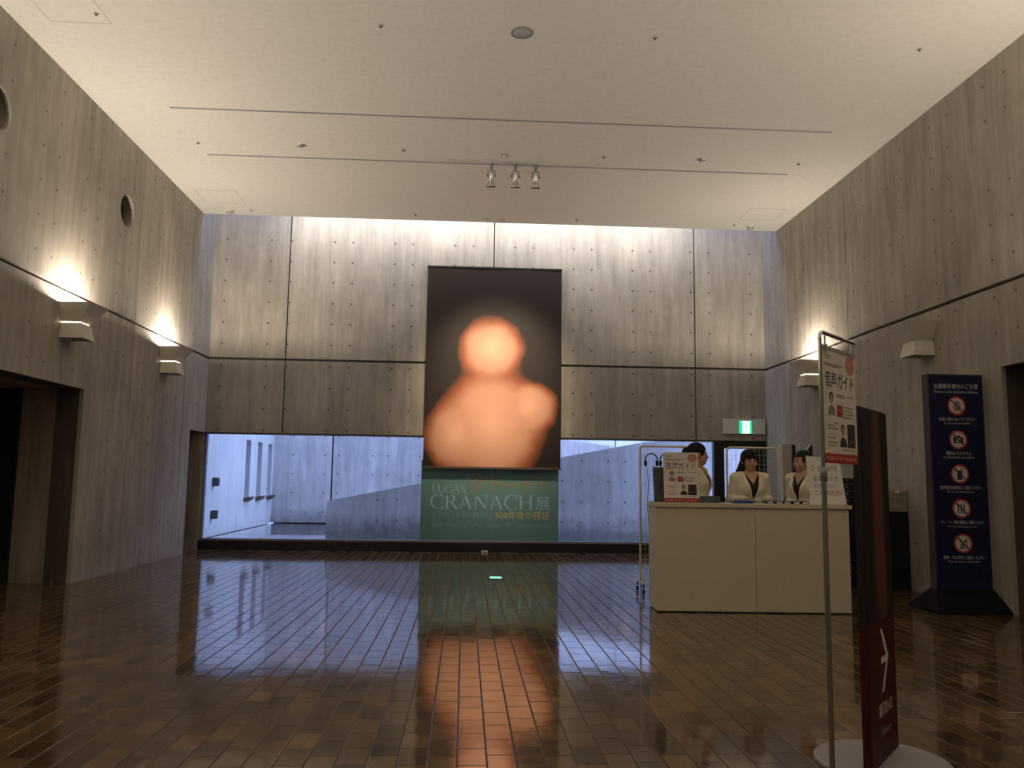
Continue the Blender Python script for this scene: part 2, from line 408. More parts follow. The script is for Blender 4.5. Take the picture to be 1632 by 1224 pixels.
# ---- side passages
def passage(name, x0, x1, y0, y1, zt, sgn, extra=None):
    root = struct_empty(name)
    xa, xb = min(x0, x1), max(x0, x1)
    MB().box(xa, xb, y1, y1 + 0.2, 0, zt).build('end_wall', 'concrete_passage', root)
    MB().box(xa, xb, y0 - 0.2, y0, 0, zt).build('near_wall', 'concrete_passage', root)
    MB().box(xa, xb, y0 - 0.2, y1 + 0.2, zt, zt + 0.15).build('soffit', 'concrete_passage', root)
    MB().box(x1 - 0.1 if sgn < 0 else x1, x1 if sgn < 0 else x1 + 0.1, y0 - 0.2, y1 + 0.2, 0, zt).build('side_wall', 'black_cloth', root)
    return root
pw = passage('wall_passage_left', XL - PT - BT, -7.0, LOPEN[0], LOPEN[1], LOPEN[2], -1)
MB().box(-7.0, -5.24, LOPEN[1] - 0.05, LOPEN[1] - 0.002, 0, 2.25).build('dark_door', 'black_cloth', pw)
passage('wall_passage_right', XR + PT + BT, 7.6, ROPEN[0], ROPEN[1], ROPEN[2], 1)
# corridor slipping away to the left by the window
cr = struct_empty('wall_corridor')
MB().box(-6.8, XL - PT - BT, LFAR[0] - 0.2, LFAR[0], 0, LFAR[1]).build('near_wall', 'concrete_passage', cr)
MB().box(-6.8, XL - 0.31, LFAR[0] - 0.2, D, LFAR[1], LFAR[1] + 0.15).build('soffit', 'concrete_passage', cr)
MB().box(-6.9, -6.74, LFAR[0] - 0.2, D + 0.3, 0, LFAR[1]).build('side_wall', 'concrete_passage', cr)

# ---- floor: glazed brick tiles in running bond
fl = struct(MB().box(-7.2, 7.8, YB - 0.3, D + 0.4, -0.12, -0.0016).build('floor', 'grout'))
TW, TL_ = 4.01 / 30, 0.234
def tile_mesh(w, l, ch=0.0010, t=0.004):
    a, b = w / 2, l / 2
    vs = [(-a, -b, -t), (a, -b, -t), (a, b, -t), (-a, b, -t), (-a, -b, -ch * .5), (a, -b, -ch * .5), (a, b, -ch * .5), (-a, b, -ch * .5),
          (-a + ch, -b + ch, 0), (a - ch, -b + ch, 0), (a - ch, b - ch, 0), (-a + ch, b - ch, 0)]
    fs = [(0, 1, 5, 4), (1, 2, 6, 5), (2, 3, 7, 6), (3, 0, 4, 7), (4, 5, 9, 8), (5, 6, 10, 9), (6, 7, 11, 10), (7, 4, 8, 11), (8, 9, 10, 11)]
    return vs, fs
def to_px(p):
    d = Vector(p) - CAM; z = d.dot(fw)
    if z < 0.2: return None
    return (816 + FPX * d.dot(R2) / z, 612 - FPX * d.dot(U2) / z, z)
tiles = []
i0 = int((-7.1 + 1.48) / TW) - 1
for i in range(i0, i0 + 111):
    x = -1.48 + (i + 0.5) * TW
    sh = (0.5 if i % 2 else 0.0) * TL_ + random.uniform(-0.02, 0.02)
    for j in range(int((D - YB) / TL_) + 1):
        y = YB + sh + (j + 0.5) * TL_
        if y + TL_ / 2 > D + 0.02: continue
        if x < XL - 0.2 and not (LOPEN[0] - 0.1 < y < LOPEN[1] + .1 or y > LFAR[0]): continue
        if x > XR + 0.2 and not (ROPEN[0] - 0.1 < y < ROPEN[1] + .1): continue
        kt = 2.6 if random.random() < 0.14 else 1.0
        tiles.append((x, y, kt * random.uniform(-0.0010, 0.0010), kt * random.uniform(-0.0010, 0.0010), random.uniform(-0.0003, 0.0003)))
def vis(t):
    q = to_px((t[0], t[1], 0))
    if q is None or not (-10 < q[0] < 1642 and q[1] < 1234): return -1
    return (q[1] - 770) / q[2] ** 2
order = sorted(range(len(tiles)), key=lambda k: -vis(tiles[k]))
big = set(k for k in order[:300] if vis(tiles[k]) > 0)
tv, tf = tile_mesh(TW - 0.009, TL_ - 0.007)
me_t = bpy.data.meshes.new('tile'); me_t.from_pydata(tv, [], tf); me_t.materials.append(MATS['glazed_brown_tile'])
field = MB()
for k, (x, y, ax, ay, dz) in enumerate(tiles):
    if k in big:
        o = bpy.data.objects.new('tile', me_t); COL.objects.link(o); o.parent = fl
        o.location = (x, y, dz); o.rotation_euler = (ax, ay, 0)
    else:
        field.add([(x + a, y + b, c + dz + b * ax - a * ay) for a, b, c in tv], tf)
stuff(field.build('tile_field', 'glazed_brown_tile', fl, recalc=False))
for x in (-1.48, 2.53): MB().box(x - 0.006, x + 0.006, YB, D, -0.0015, 0.0004).build('expansion_joint', 'dark_joint', fl)

# ---- window: black kick panel, grey head, two big panes
GY = D + 0.10
w1 = struct_empty('window_1')
MB().box(XL - 0.02, 4.476, D + 0.002, D + 0.16, 0, 0.165).build('kick_panel', 'black_metal', w1)
MB().box(XL - 0.02, 4.476, D + 0.06, D + 0.15, 0.165, 0.195).build('bottom_rail', 'grey_metal', w1)
MB().box(XL - 0.02, 4.476, D + 0.06, D + 0.15, ZW - 0.028, ZW - 0.002).build('top_rail', 'grey_metal', w1)
MB().box(XL - 0.02, XL + 0.03, D + 0.06, D + 0.15, 0.195, ZW - 0.028).build('side_rail', 'grey_metal', w1)
for a, b in ((XL + 0.03, 0.484), (0.488, 4.476)):
    MB().box(a, b, GY, GY + 0.010, 0.195, ZW - 0.028).build('pane', 'window_glass', w1)
# ---- black framed glass door at the right end
d1 = struct_empty('door_1')
mb = MB(); mb.box(4.480, 4.665, D + 0.02, D + 0.16, 0, ZW - 0.002); mb.box(5.16, XR - 0.003, D + 0.02, D + 0.16, 0, ZW - 0.002)
mb.box(4.665, 5.16, D + 0.02, D + 0.16, 1.885, ZW - 0.002); mb.box(4.665, 5.16, D + 0.02, D + 0.16, 0, 0.10)
mb.build('door_frame', 'black_metal', d1)
MB().box(4.665, 5.16, GY, GY + 0.01, 0.10, 1.885).build('pane', 'window_glass', d1)
mb = MB(); mb.tube([(5.10, D - 0.03, 0.85), (5.10, D - 0.03, 1.25)], 0.012); mb.tube([(5.10, D - 0.03, 0.9), (5.10, D + 0.1, 0.9)], 0.008); mb.tube([(5.10, D - 0.03, 1.2), (5.10, D + 0.1, 1.2)], 0.008)
mb.build('door_handle', 'chrome', d1)

# ================================================================ COURTYARD outside the window
MBg = MB().box(-12, 14, D + 0.35, 34, -0.3, -0.09); struct(MBg.build('ground', 'gravel'))
yl = struct_empty('wall_yard_left')
slits = [(17.59, 17.97), (18.57, 18.97), (19.56, 19.94)]
holes = [rect(a, b, 0.83, 2.03) for a, b in slits]
YX = XL - 0.02
shape('yard_panel', [rect(D + 0.32, 20.1, 0.18, 4.2)] + holes, 0.35, lambda u, v, w: (YX - w, u, v), 'concrete_yard_pale', yl)
shape('yard_panel', [rect(D + 0.32, 20.1, -0.09, 0.155)], 0.35, lambda u, v, w: (YX - w, u, v), 'concrete_yard_pale', yl)
shape('wall_backing', [rect(D + 0.32, 20.1, -0.09, 4.2)], 0.06, lambda u, v, w: (YX - 0.352 - w, u, v), 'concrete_yard', yl)
for a, b in slits:
    sp = MB(); sp.frus([(YX, a - 0.03, 0.74), (YX + 0.11, a + 0.04, 0.79), (YX + 0.11, b - 0.04, 0.79), (YX, b + 0.03, 0.74)],
                       [(YX, a - 0.03, 0.83), (YX + 0.12, a + 0.02, 0.85), (YX + 0.12, b - 0.02, 0.85), (YX, b + 0.03, 0.83)])
    sp.build('spout_sill', 'rust', yl)
yb = struct_empty('wall_yard_back')
def yb_top(x): return 4.2 if x < 1.62 else 3.12 - 0.1224 * (x + 4.56)
for a, b in ((YX, -3.19), (-3.15, 1.6), (1.64, 6.5)):
    shape('yard_panel', [[(a, 0.20), (b, 0.20), (b, yb_top(b)), (a, yb_top(a))]], 0.3, lambda u, v, w: (u, 20.1 + w, v), 'concrete_yard', yb)
    shape('yard_panel', [rect(a, b, -0.09, 0.165)], 0.3, lambda u, v, w: (u, 20.14 + w, v), 'concrete_yard', yb)
shape('wall_backing', [[(YX, -0.09), (6.5, -0.09), (6.5, yb_top(6.5) - .01), (1.63, yb_top(1.63) - .01), (1.59, 4.19), (YX, 4.19)]], 0.2, lambda u, v, w: (u, 20.42 + w, v), 'concrete_joint', yb)
def yties(root, pts, y):
    m2 = MB()
    for u, v in pts: m2.add([(u + 0.02 * math.cos(k * math.pi / 4), y - 0.0015, v + 0.02 * math.sin(k * math.pi / 4)) for k in range(8)], [tuple(range(8))])
    stuff(m2.build('tie_holes', 'concrete_tie', root, recalc=False))
yties(yb, [(u, 0.45 + 0.45 * k) for u in (-4.1, -3.35, -3.02, -2.2, -1.85, -1.1) for k in range(5)], 20.1)
yr = struct_empty('wall_yard_ramp')
def rp(x): return 0.803 + (x + 2.746) * 0.19886
shape('yard_panel', [[(-2.76, -0.09), (3.61, -0.09), (3.61, rp(3.61)), (-2.76, rp(-2.76))]], 0.3, lambda u, v, w: (u, 17.0 + w, v), 'concrete_yard', yr)
shape('yard_panel', [[(3.645, -0.09), (9.0, -0.09), (9.0, 2.5), (3.645, 2.08)]], 0.3, lambda u, v, w: (u, 17.0 + w, v), 'concrete_yard', yr)
yties(yr, [(u, z) for u in (-1.75, -1.35, -0.35, 0.05, 2.0, 2.4, 2.95, 3.3) for z in (0.42, 0.84, 1.26, 1.68) if z < rp(u) - 0.1], 17.0)
tb = struct_empty('wall_neighbour')
for a, b in ((-6.0, 4.9), (4.94, 9.9), (9.94, 16)):
    shape('pale_panel', [rect(a, b, -0.09, 6.5)], 0.3, lambda u, v, w: (u, 27.0 + w, v), 'concrete_yard_pale', tb)
for z in (1.16, 0.57):
    f = thing('wall_box', 'small dark box fixed on the pale courtyard wall, %s of two' % ('upper' if z > 1 else 'lower'), 'wall box', (YX, 15.43, z))
    MB().box(0, 0.10, -0.06, 0.06, -0.075, 0.075).build('housing', 'black_metal', f, bevel=0.006)
    MB().box(0.01, 0.09, -0.064, -0.06, -0.055, 0.055).build('cover', 'slate_plastic', f)

# ================================================================ CEILING FITTINGS
for y, w in ((9.85, 'nearer the round ceiling speaker'), (11.317, 'carrying three spotlights')):
    t = thing('light_track', 'long thin dark lighting track in the ceiling, ' + w, 'track', (0.456, y, HC))
    mb = MB(); mb.box(-4.13, 4.13, -0.020, -0.006, -0.004, 0.0); mb.box(-4.13, 4.13, 0.006, 0.020, -0.004, 0.0); mb.build('rail', 'ceiling_metal', t)
    MB().box(-4.13, 4.13, -0.006, 0.006, -0.002, 0.0).build('slot', 'dark_joint', t)
s = thing('ceiling_speaker', 'round grey loudspeaker grille set flush in the ceiling', 'speaker', (0.486, 7.816, HC))
MB().lathe([(0, -0.006), (0.098, -0.006), (0.098, 0)], 32).build('grille', 'ceiling_metal', s)
MB().lathe([(0.098, -0.009), (0.108, -0.009), (0.112, 0), (0.098, 0), (0.098, -0.009)], 32).build('rim', 'grey_metal', s)
def sprinkler(x, y):
    t = thing('sprinkler_head', 'tiny dark sprinkler head in a small rosette on the ceiling', 'sprinkler', (x, y, HC), 0, 'ceiling sprinkler heads')
    MB().lathe([(0, -0.006), (0.022, -0.006), (0.030, 0)], 12).build('rosette', 'ceiling_metal', t)
    mb = MB(); mb.lathe([(0, -0.020), (0.013, -0.020), (0.013, -0.017), (0.007, -0.016), (0.008, -0.006)], 10); mb.build('nozzle', 'rust', t)
for y in (7.80, 10.91, 13.70):
    for x in (-3.67, -0.92, 1.83, 4.58): sprinkler(x, y)
for x, w in ((-2.29, 'on the side of the round-holed wall'), (3.19, 'on the side of the reception counter')):
    t = thing('recessed_downlight', 'small silver recessed eyeball downlight between the tracks, ' + w, 'downlight', (x, 10.89, HC))
    MB().lathe([(0.048, -0.001), (0.052, -0.008), (0.066, -0.006), (0.070, 0)], 24).build('trim_ring', 'silver', t)
    MB().lathe([(0, -0.016), (0.02, -0.014), (0.040, -0.005), (0.048, 0)], 20).build('eyeball', 'grey_metal', t)
for x, w in ((-4.03, 'round-holed wall'), (4.88, 'wall of the blue notice')):
    t = thing('dome_camera', 'small white dome camera at the ceiling edge by the ' + w, 'camera', (x, 13.74, HC))
    MB().lathe([(0.062, -0.03), (0.070, -0.022), (0.070, 0)], 24).build('housing', 'white_plastic', t)
    MB().lathe([(0, -0.086), (0.03, -0.078), (0.050, -0.055), (0.058, -0.030)], 24).build('dome', 'ceiling_metal', t)
for x, y, w in ((0.46, 10.965, 'in front of the spotlights'), (0.273, 13.82, 'at the ceiling edge, left of the panel joint'), (0.556, 13.86, 'at the ceiling edge, right of the panel joint')):
    t = thing('smoke_detector', 'small beige smoke detector ' + w, 'detector', (x, y, HC))
    MB().lathe([(0.045, -0.012), (0.052, -0.010), (0.052, 0)], 20).build('base', 'ceiling_metal', t)
    MB().lathe([(0, -0.040), (0.024, -0.038), (0.034, -0.012)], 20).build('head', 'sconce_white', t)

def spotlight(x, w, aim):
    t = thing('track_spotlight', 'silver glass track spotlight hanging over the banner, ' + w, 'spotlight', (x, 11.317, HC))
    mb = MB(); mb.box(-0.022, 0.022, -0.05, 0.05, -0.045, -0.004); mb.tube([(0, 0, -0.045), (0, 0, -0.085)], 0.014); mb.build('adaptor', 'grey_metal', t, bevel=0.003)
    mb = MB(); mb.tube([(-0.05, 0, -0.17), (-0.05, 0, -0.10), (-0.04, 0, -0.085), (0.04, 0, -0.085), (0.05, 0, -0.10), (0.05, 0, -0.17)], 0.006); mb.build('yoke', 'grey_metal', t)
    for s in (-1, 1):
        mb = MB(); mb.lathe([(0, 0), (0.016, 0), (0.016, 0.012), (0, 0.012)], 12, Matrix.Translation((s * 0.050, 0, -0.17)) @ Matrix.Rotation(s * math.pi / 2, 4, 'Y')); mb.build('knob', 'rust', t)
    M = Matrix.Translation((0, 0, -0.17)) @ Matrix.Rotation(0.30, 4, 'X')
    mb = MB(); mb.lathe([(0, 0.075), (0.026, 0.07), (0.034, 0.05), (0.034, -0.06), (0.028, -0.075), (0.0, -0.075)], 20, M); mb.build('lamp_body', 'silver', t)
    mb = MB(); mb.lathe([(0.030, -0.072), (0.045, -0.10), (0.062, -0.135), (0.064, -0.150), (0.058, -0.150), (0.040, -0.10), (0.026, -0.075)], 24, M); h = mb.build('reflector', 'silver', t)
    MB().lathe([(0.060, -0.144), (0.068, -0.148), (0.066, -0.158), (0.058, -0.152), (0.060, -0.144)], 24, M).build('rim', 'rust', h)
    ld = bpy.data.lights.new('spot_beam', 'SPOT'); ld.energy = SPOT_W; ld.color = (1.0, 0.80, 0.56); ld.spot_size = math.radians(46); ld.spot_blend = 0.9; ld.shadow_soft_size = 0.07
    lo = bpy.data.objects.new('spot_beam', ld); COL.objects.link(lo)
    p0 = Vector((x, 11.317, HC)) + (M @ Vector((0, 0, -0.19)))
    lo.location = p0; lo.rotation_euler = (Vector(aim) - p0).to_track_quat('-Z', 'Y').to_euler()
spotlight(0.294, 'farthest from the reception counter', (0.25, D, 2.75))
spotlight(0.636, 'the middle one of three', (0.50, D, 3.1))
spotlight(0.924, 'nearest the reception counter', (0.75, D, 2.75))

# strip lamps hidden in the slot above the far wall
for i in range(4):
    x = -3.05 + 1.75 * i
    t = thing('cove_lamp', 'strip lamp hidden in the ceiling slot above the far wall', 'strip lamp', (x, DC, 5.95), 0, 'strip lamps in the ceiling slot')
    MB().box(0, 1.7, 0.002, 0.05, -0.01, 0.06).build('housing', 'white_plastic', t)
    ld = bpy.data.lights.new('cove_light', 'AREA'); ld.shape = 'RECTANGLE'; ld.size = 1.7; ld.size_y = 0.06; ld.energy = COVE_W / 4; ld.color = (1.0, 0.96, 0.91)
    lo = bpy.data.objects.new('cove_light', ld); COL.objects.link(lo); lo.location = (x + 0.85, DC + 0.06, 5.97)
    lo.rotation_euler = Vector((0, 1, -0.35)).to_track_quat('-Z', 'Z').to_euler()

# ================================================================ WALL UPLIGHTERS
def sconce(side, y, label, lit=True, k=1.0):
    """local frame: +x away from the wall, y along the wall, z up; base at the wall"""
    s = 1 if side == 'L' else -1
    x0 = XL if side == 'L' else XR
    t = thing('wall_uplighter', label, 'wall lamp', (x0, y, 2.77), 0.0 if s > 0 else math.pi, 'flared wall uplighters')
    def quad(x_a, x_b, h, z): return [(x_a, -h, z), (x_b, -h, z), (x_b, h, z), (x_a, h, z)]
    # flared bowl: open trough with thin walls
    b, tp, n_, z0, z1 = 0.21, 0.355, 0.008, 0.185, 0.39
    hb, ht = 0.125, 0.235
    vs = quad(0.003, b, hb, z0) + quad(0.003, tp, ht, z1) + quad(0.011, b - n_, hb - n_, z0 + n_) + quad(0.011, tp - n_, ht - n_, z1)
    fs = [(3, 2, 1, 0), (8, 9, 10, 11)]
    for i in range(4):
        j = (i + 1) % 4
        fs += [(i, j, 4 + j, 4 + i), (8 + j, 8 + i, 12 + i, 12 + j), (4 + i, 4 + j, 12 + j, 12 + i)]
    MB().add(vs, fs).build('bowl', 'sconce_white', t)
    MB().frus(quad(0.003, b - 0.012, hb - 0.012, 0.170), quad(0.003, b - 0.012, hb - 0.012, z0)).build('glass_slit', 'lamp_glow' if lit else 'white_plastic', t)
    # lower box, open below
    q0, q1 = quad(0.003, 0.265, 0.150, 0.0), quad(0.003, 0.225, 0.128, 0.170)
    p0, p1 = quad(0.013, 0.255, 0.140, 0.0), quad(0.013, 0.217, 0.120, 0.155)
    fs = [(4, 5, 6, 7), (15, 14, 13, 12)]
    for i in range(4):
        j = (i + 1) % 4
        fs += [(i, j, 4 + j, 4 + i), (8 + j, 8 + i, 12 + i, 12 + j), (j, i, 8 + i, 8 + j)]
    MB().add(q0 + q1 + p0 + p1, fs).build('lower_box', 'sconce_white', t)
    lm = MB(); lm.lathe([(0, 0.30), (0.05, 0.30), (0.06, 0.20), (0.05, 0.194), (0, 0.194)], 16, Matrix.Translation((0.15, 0, 0))); lm.build('lamp', 'white_plastic', t)
    if lit:
        ld = bpy.data.lights.new('uplight', 'POINT'); ld.energy = SCONCE_W * k; ld.color = WARM; ld.shadow_soft_size = 0.04
        lo = bpy.data.objects.new('uplight', ld); COL.objects.link(lo)
        lo.location = (x0 + s * 0.15, y, 2.77 + 0.35)
    return t
sconce('L', 9.50, 'lit flared wall uplighter above the dark passage of the round-holed wall')
sconce('L', 12.56, 'lit flared wall uplighter between panel joint and window on the round-holed wall')
sconce('R', 12.50, 'lit flared wall uplighter behind the hanging audio guide banner')
sconce('R', 9.38, 'unlit flared wall uplighter above the blue notice tower', False)
sconce('L', 5.6, 'lit flared wall uplighter beyond the passage, on the round-holed wall')
sconce('R', 6.2, 'lit flared wall uplighter above the opening beside the blue notice tower')
sconce('L', 1.5, 'added unseen fill uplighter at the back of the hall, on the round-holed wall', k=2.8)  # unseen pair added as fill for counter and lower walls, output boosted
sconce('R', 1.5, 'added unseen fill uplighter at the back of the hall, on the blue notice side', k=2.8)

# ================================================================ EXHIBITION BANNER AND WINDOW FILM
# serif capitals drawn as strokes (cap height 1)
TK, TN, SF = 0.125, 0.050, 0.035
def ribbon(mb, pts, ws):
    L_, R_ = [], []
    for i, p in enumerate(pts):
        a = pts[max(i - 1, 0)]; b = pts[min(i + 1, len(pts) - 1)]
        dx, dy = b[0] - a[0], b[1] - a[1]; l = math.hypot(dx, dy) or 1; nx, ny = -dy / l, dx / l
        L_.append((p[0] + nx * ws[i] / 2, p[1] + ny * ws[i] / 2)); R_.append((p[0] - nx * ws[i] / 2, p[1] - ny * ws[i] / 2))
    for i in range(len(pts) - 1): mb.append([R_[i], R_[i + 1], L_[i + 1], L_[i]])
def stem(q, x, w=TK, y0=0, y1=1, s0=True, s1=True, e=0.10):
    ribbon(q, [(x, y0), (x, y1)], [w, w])
    for y, on in ((y0 + SF / 2, s0), (y1 - SF / 2, s1)):
        if on: ribbon(q, [(x - w / 2 - e, y), (x + w / 2 + e, y)], [SF, SF])
def arcpts(cx, cy, rx, ry, a0, a1, n=16): return [(cx + rx * math.cos(math.radians(a0 + (a1 - a0) * k / n)), cy + ry * math.sin(math.radians(a0 + (a1 - a0) * k / n))) for k in range(n + 1)]
def awid(a0, a1, n=16): return [TN + (TK - TN) * abs(math.cos(math.radians(a0 + (a1 - a0) * k / n))) ** 1.5 for k in range(n + 1)]
def glyph(c):
    q = []
    if c == 'L': stem(q, .16); ribbon(q, [(.16, .025), (.58, .025)], [TN, TN]); ribbon(q, [(.58, 0), (.61, .22)], [TN, .03]); return q, .66
    if c == 'U':
        stem(q, .16, y0=.32, s0=False); stem(q, .70, TN, y0=.32, s0=False)
        ribbon(q, arcpts(.43, .32, .27, .30, 180, 360), [TK + (TN - TK) * k / 16 for k in range(17)]); return q, .86
    if c == 'C':
        ribbon(q, arcpts(.49, .5, .43, .50, 48, 318, 22), awid(48, 318, 22)); ribbon(q, [(.78, .98), (.79, .72)], [.03, .05]); return q, .86
    if c == 'A':
        ribbon(q, [(.10, 0), (.42, 1)], [TN, TN]); ribbon(q, [(.38, 1.02), (.74, 0)], [TK, TK]); ribbon(q, [(.22, .34), (.62, .34)], [TN, TN])
        ribbon(q, [(0, SF / 2), (.22, SF / 2)], [SF, SF]); ribbon(q, [(.60, SF / 2), (.90, SF / 2)], [SF, SF]); return q, .90
    if c == 'S':
        p = [(.50, .80), (.44, .92), (.32, .97), (.19, .92), (.12, .78), (.17, .64), (.30, .55), (.44, .45), (.52, .30), (.48, .12), (.34, .03), (.19, .06), (.10, .22)]
        ribbon(q, p, [.04, .05, .05, .07, .09, .11, .125, .125, .11, .09, .06, .05, .04]); return q, .62
    if c == 'R':
        stem(q, .16); ribbon(q, [(.16, .975), (.36, .975)], [TN, TN]); ribbon(q, arcpts(.36, .74, .22, .235, 90, -90, 12), awid(90, -90, 12))
        ribbon(q, [(.36, .505), (.20, .505)], [TN, TN]); ribbon(q, [(.36, .51), (.76, .0)], [.10, .13]); return q, .84
    if c == 'N': stem(q, .14, TN); stem(q, .80, TN, s0=False); ribbon(q, [(.12, .98), (.80, .0)], [TK, TK]); return q, .96
    if c == 'H': stem(q, .16); stem(q, .76); ribbon(q, [(.16, .52), (.76, .52)], [TN, TN]); return q, .92
    if c == 'T': stem(q, .38, s1=False); ribbon(q, [(.03, .975), (.73, .975)], [TN, TN]); ribbon(q, [(.03, 1), (.02, .80)], [TN, .03]); ribbon(q, [(.73, 1), (.74, .80)], [TN, .03]); return q, .76
    if c == 'E':
        stem(q, .16)
        for y, x in ((.025, .56), (.975, .54), (.52, .46)): ribbon(q, [(.16, y), (x, y)], [TN, TN])
        ribbon(q, [(.56, 0), (.59, .20)], [TN, .03]); ribbon(q, [(.54, 1), (.55, .80)], [TN, .03]); return q, .66
    if c == 'D': stem(q, .16); ribbon(q, [(.16, .975), (.36, .975)], [TN, TN]); ribbon(q, arcpts(.38, .5, .42, .475, 90, -90), awid(90, -90)); ribbon(q, [(.38, .025), (.16, .025)], [TN, TN]); return q, .90
    return q, .34
def serif(name, body, x0, x1, z0, h, y, mat, parent):
    pen = 0; polys = []
    for c in body:
        q, adv = glyph(c); polys += [[(px + pen, py) for px, py in f] for f in q]; pen += adv
    k = (x1 - x0) / pen; mb = MB()
    for f in polys: mb.add([(x0 + px * k, y, z0 + py * h) for px, py in f], [tuple(range(len(f)))])
    return mb.build(name, mat, parent, recalc=False)

BX0, BX1, BZ0, BZ1 = -0.735, 1.690, 1.475, 5.07
BYb = D - 0.045
bn = thing('hanging_banner', 'tall dark banner with a warm apricot picture hanging on the concrete wall', 'banner', ((BX0 + BX1) / 2, BYb, BZ0))
bw, bh = BX1 - BX0, BZ1 - BZ0
def sheet(name, w, h, z0, mat, parent, bulge=0.012, nx=16, nz=24, y=0.0, t=0.002):
    mb = MB(); vs = []
    for s in (0, 1):
        for j in range(nz + 1):
            for i in range(nx + 1):
                u = i / nx - .5; v = j / nz
                vs.append((u * w, y + s * t - bulge * math.sin(v * math.pi) * (0.6 + 0.4 * math.cos(u * 5)) + 0.004 * math.sin(u * 9 + v * 3), z0 + v * h))
    n1 = (nx + 1) * (nz + 1); fs = []
    for j in range(nz):
        for i in range(nx):
            a = j * (nx + 1) + i; fs.append((a, a + 1, a + nx + 2, a + nx + 1)); fs.append(tuple(n1 + k for k in (a, a + nx + 1, a + nx + 2, a + 1)))
    mb.add(vs, fs, True); return mb.build(name, mat, parent, recalc=False)
pr = sheet('printed_sheet', bw, bh, -bh / 2, 'banner_print', bn); pr.location.z = bh / 2
MB().box(-bw / 2 - 0.01, bw / 2 + 0.01, -0.012, 0.02, bh - 0.012, bh + 0.022).build('top_bar', 'black_metal', bn, bevel=0.004)
MB().box(-bw / 2 - 0.005, bw / 2 + 0.005, -0.022, 0.012, -0.026, 0.012).build('bottom_bar', 'rust', bn, bevel=0.005)
for x in (-0.9, 0, 0.9): MB().box(x - 0.02, x + 0.02, 0.015, 0.043, bh - 0.01, bh + 0.02).build('wall_bracket', 'black_metal', bn)

FX0, FX1, FZ0, FZ1 = -0.765, 1.676, 0.197, 1.60
fm = thing('window_film', 'sea-green title film stuck on the window glass below the banner', 'window film', ((FX0 + FX1) / 2, GY - 0.001, FZ0))
fcx = (FX0 + FX1) / 2
for a, b in ((FX0, 0.4835), (0.4885, FX1)):
    MB().box(a - fcx, b - fcx, -0.002, 0, 0, FZ1 - FZ0).build('film_sheet', 'film_green', fm)
# lettering, from the photo: pixel rows turned into heights on the glass
def fx(px): return (px - 670) * 0.011124 - 0.765 - fcx       # film runs 670..890 px
def fz(py): return (862 - py) * 0.01112 - 0.0
ly = -0.0035
serif('lettering', 'LUCAS', fx(687), fx(741), fz(787), 0.135, ly, 'film_letter', fm)
serif('lettering', 'CRANACH', fx(685), fx(849), fz(813), 0.255, ly, 'film_letter', fm)
serif('lettering', 'THE', fx(686), fx(722), fz(827), 0.125, ly, 'film_letter_faint', fm)
serif('lettering', 'ELDER', fx(727), fx(780), fz(827), 0.125, ly, 'film_letter_faint', fm)
def ft(body, px0, px1, pyb, size, mat, shear=0.0, bold=0.0):
    return text('lettering', body, size, lambda u, v, w: (fx(px0) + u, ly - w + 0 * u, fz(pyb) + v), mat, fm, 'LEFT', shear, width=fx(px1) - fx(px0), bold=bold)
ft('クラーナハ', 746, 875, 785, 0.31, 'film_gold', 0.15, 0.007)
ft('展', 853, 876, 812, 0.27, 'film_letter')
ft('500年後の誘惑', 789, 875, 827, 0.155, 'film_gold_bright')
for wd_, a_, b_ in (('500', 686, 705), ('Years', 711, 733), ('of', 738, 748), ('the', 752, 768), ('Power', 772, 799), ('of', 803, 813), ('Temptation', 818, 875)):
    ft(wd_, a_, b_, 841, 0.125, 'film_letter_faint', 0.28)

# ================================================================ SIGNS ON AND BY THE WALLS
ex = thing('exit_sign', 'white box with a small lit green exit sign above the glass door', 'exit sign', (5.03, D, 2.145))
MB().box(-0.385, 0.375, -0.05, -0.001, 0, 0.262).build('housing', 'white_plastic', ex, bevel=0.006)
sg = MB().box(-0.105, 0.125, -0.056, -0.050, 0.008, 0.235).build('sign_panel', 'sign_green', ex)
MB().box(-0.050, 0.085, -0.0585, -0.056, 0.012, 0.228).build('door_symbol', 'sign_white', sg)
# running figure of the pictogram
mb = MB()
def strip(mb, pts, w, y):
    q = []; ribbon(q, pts, [w] * len(pts))
    for f in q: mb.add([(a, y, b) for a, b in f], [(0, 1, 2, 3)])
strip(mb, [(0.03, 0.165), (0.005, 0.11)], 0.024, -0.0592); strip(mb, [(0.005, 0.11), (0.03, 0.075), (0.012, 0.04)], 0.014, -0.0592); strip(mb, [(0.005, 0.11), (-0.02, 0.07), (-0.05, 0.072)], 0.014, -0.0592)
strip(mb, [(0.028, 0.155), (0.056, 0.125)], 0.012, -0.0592); strip(mb, [(0.028, 0.158), (-0.01, 0.15), (-0.022, 0.125)], 0.012, -0.0592)
mb.add([(0.04 + 0.014 * math.cos(k * .7854), -0.0592, 0.192 + 0.014 * math.sin(k * .7854)) for k in range(8)], [tuple(range(8))])
mb.build('running_figure', 'sign_green', sg, recalc=False)

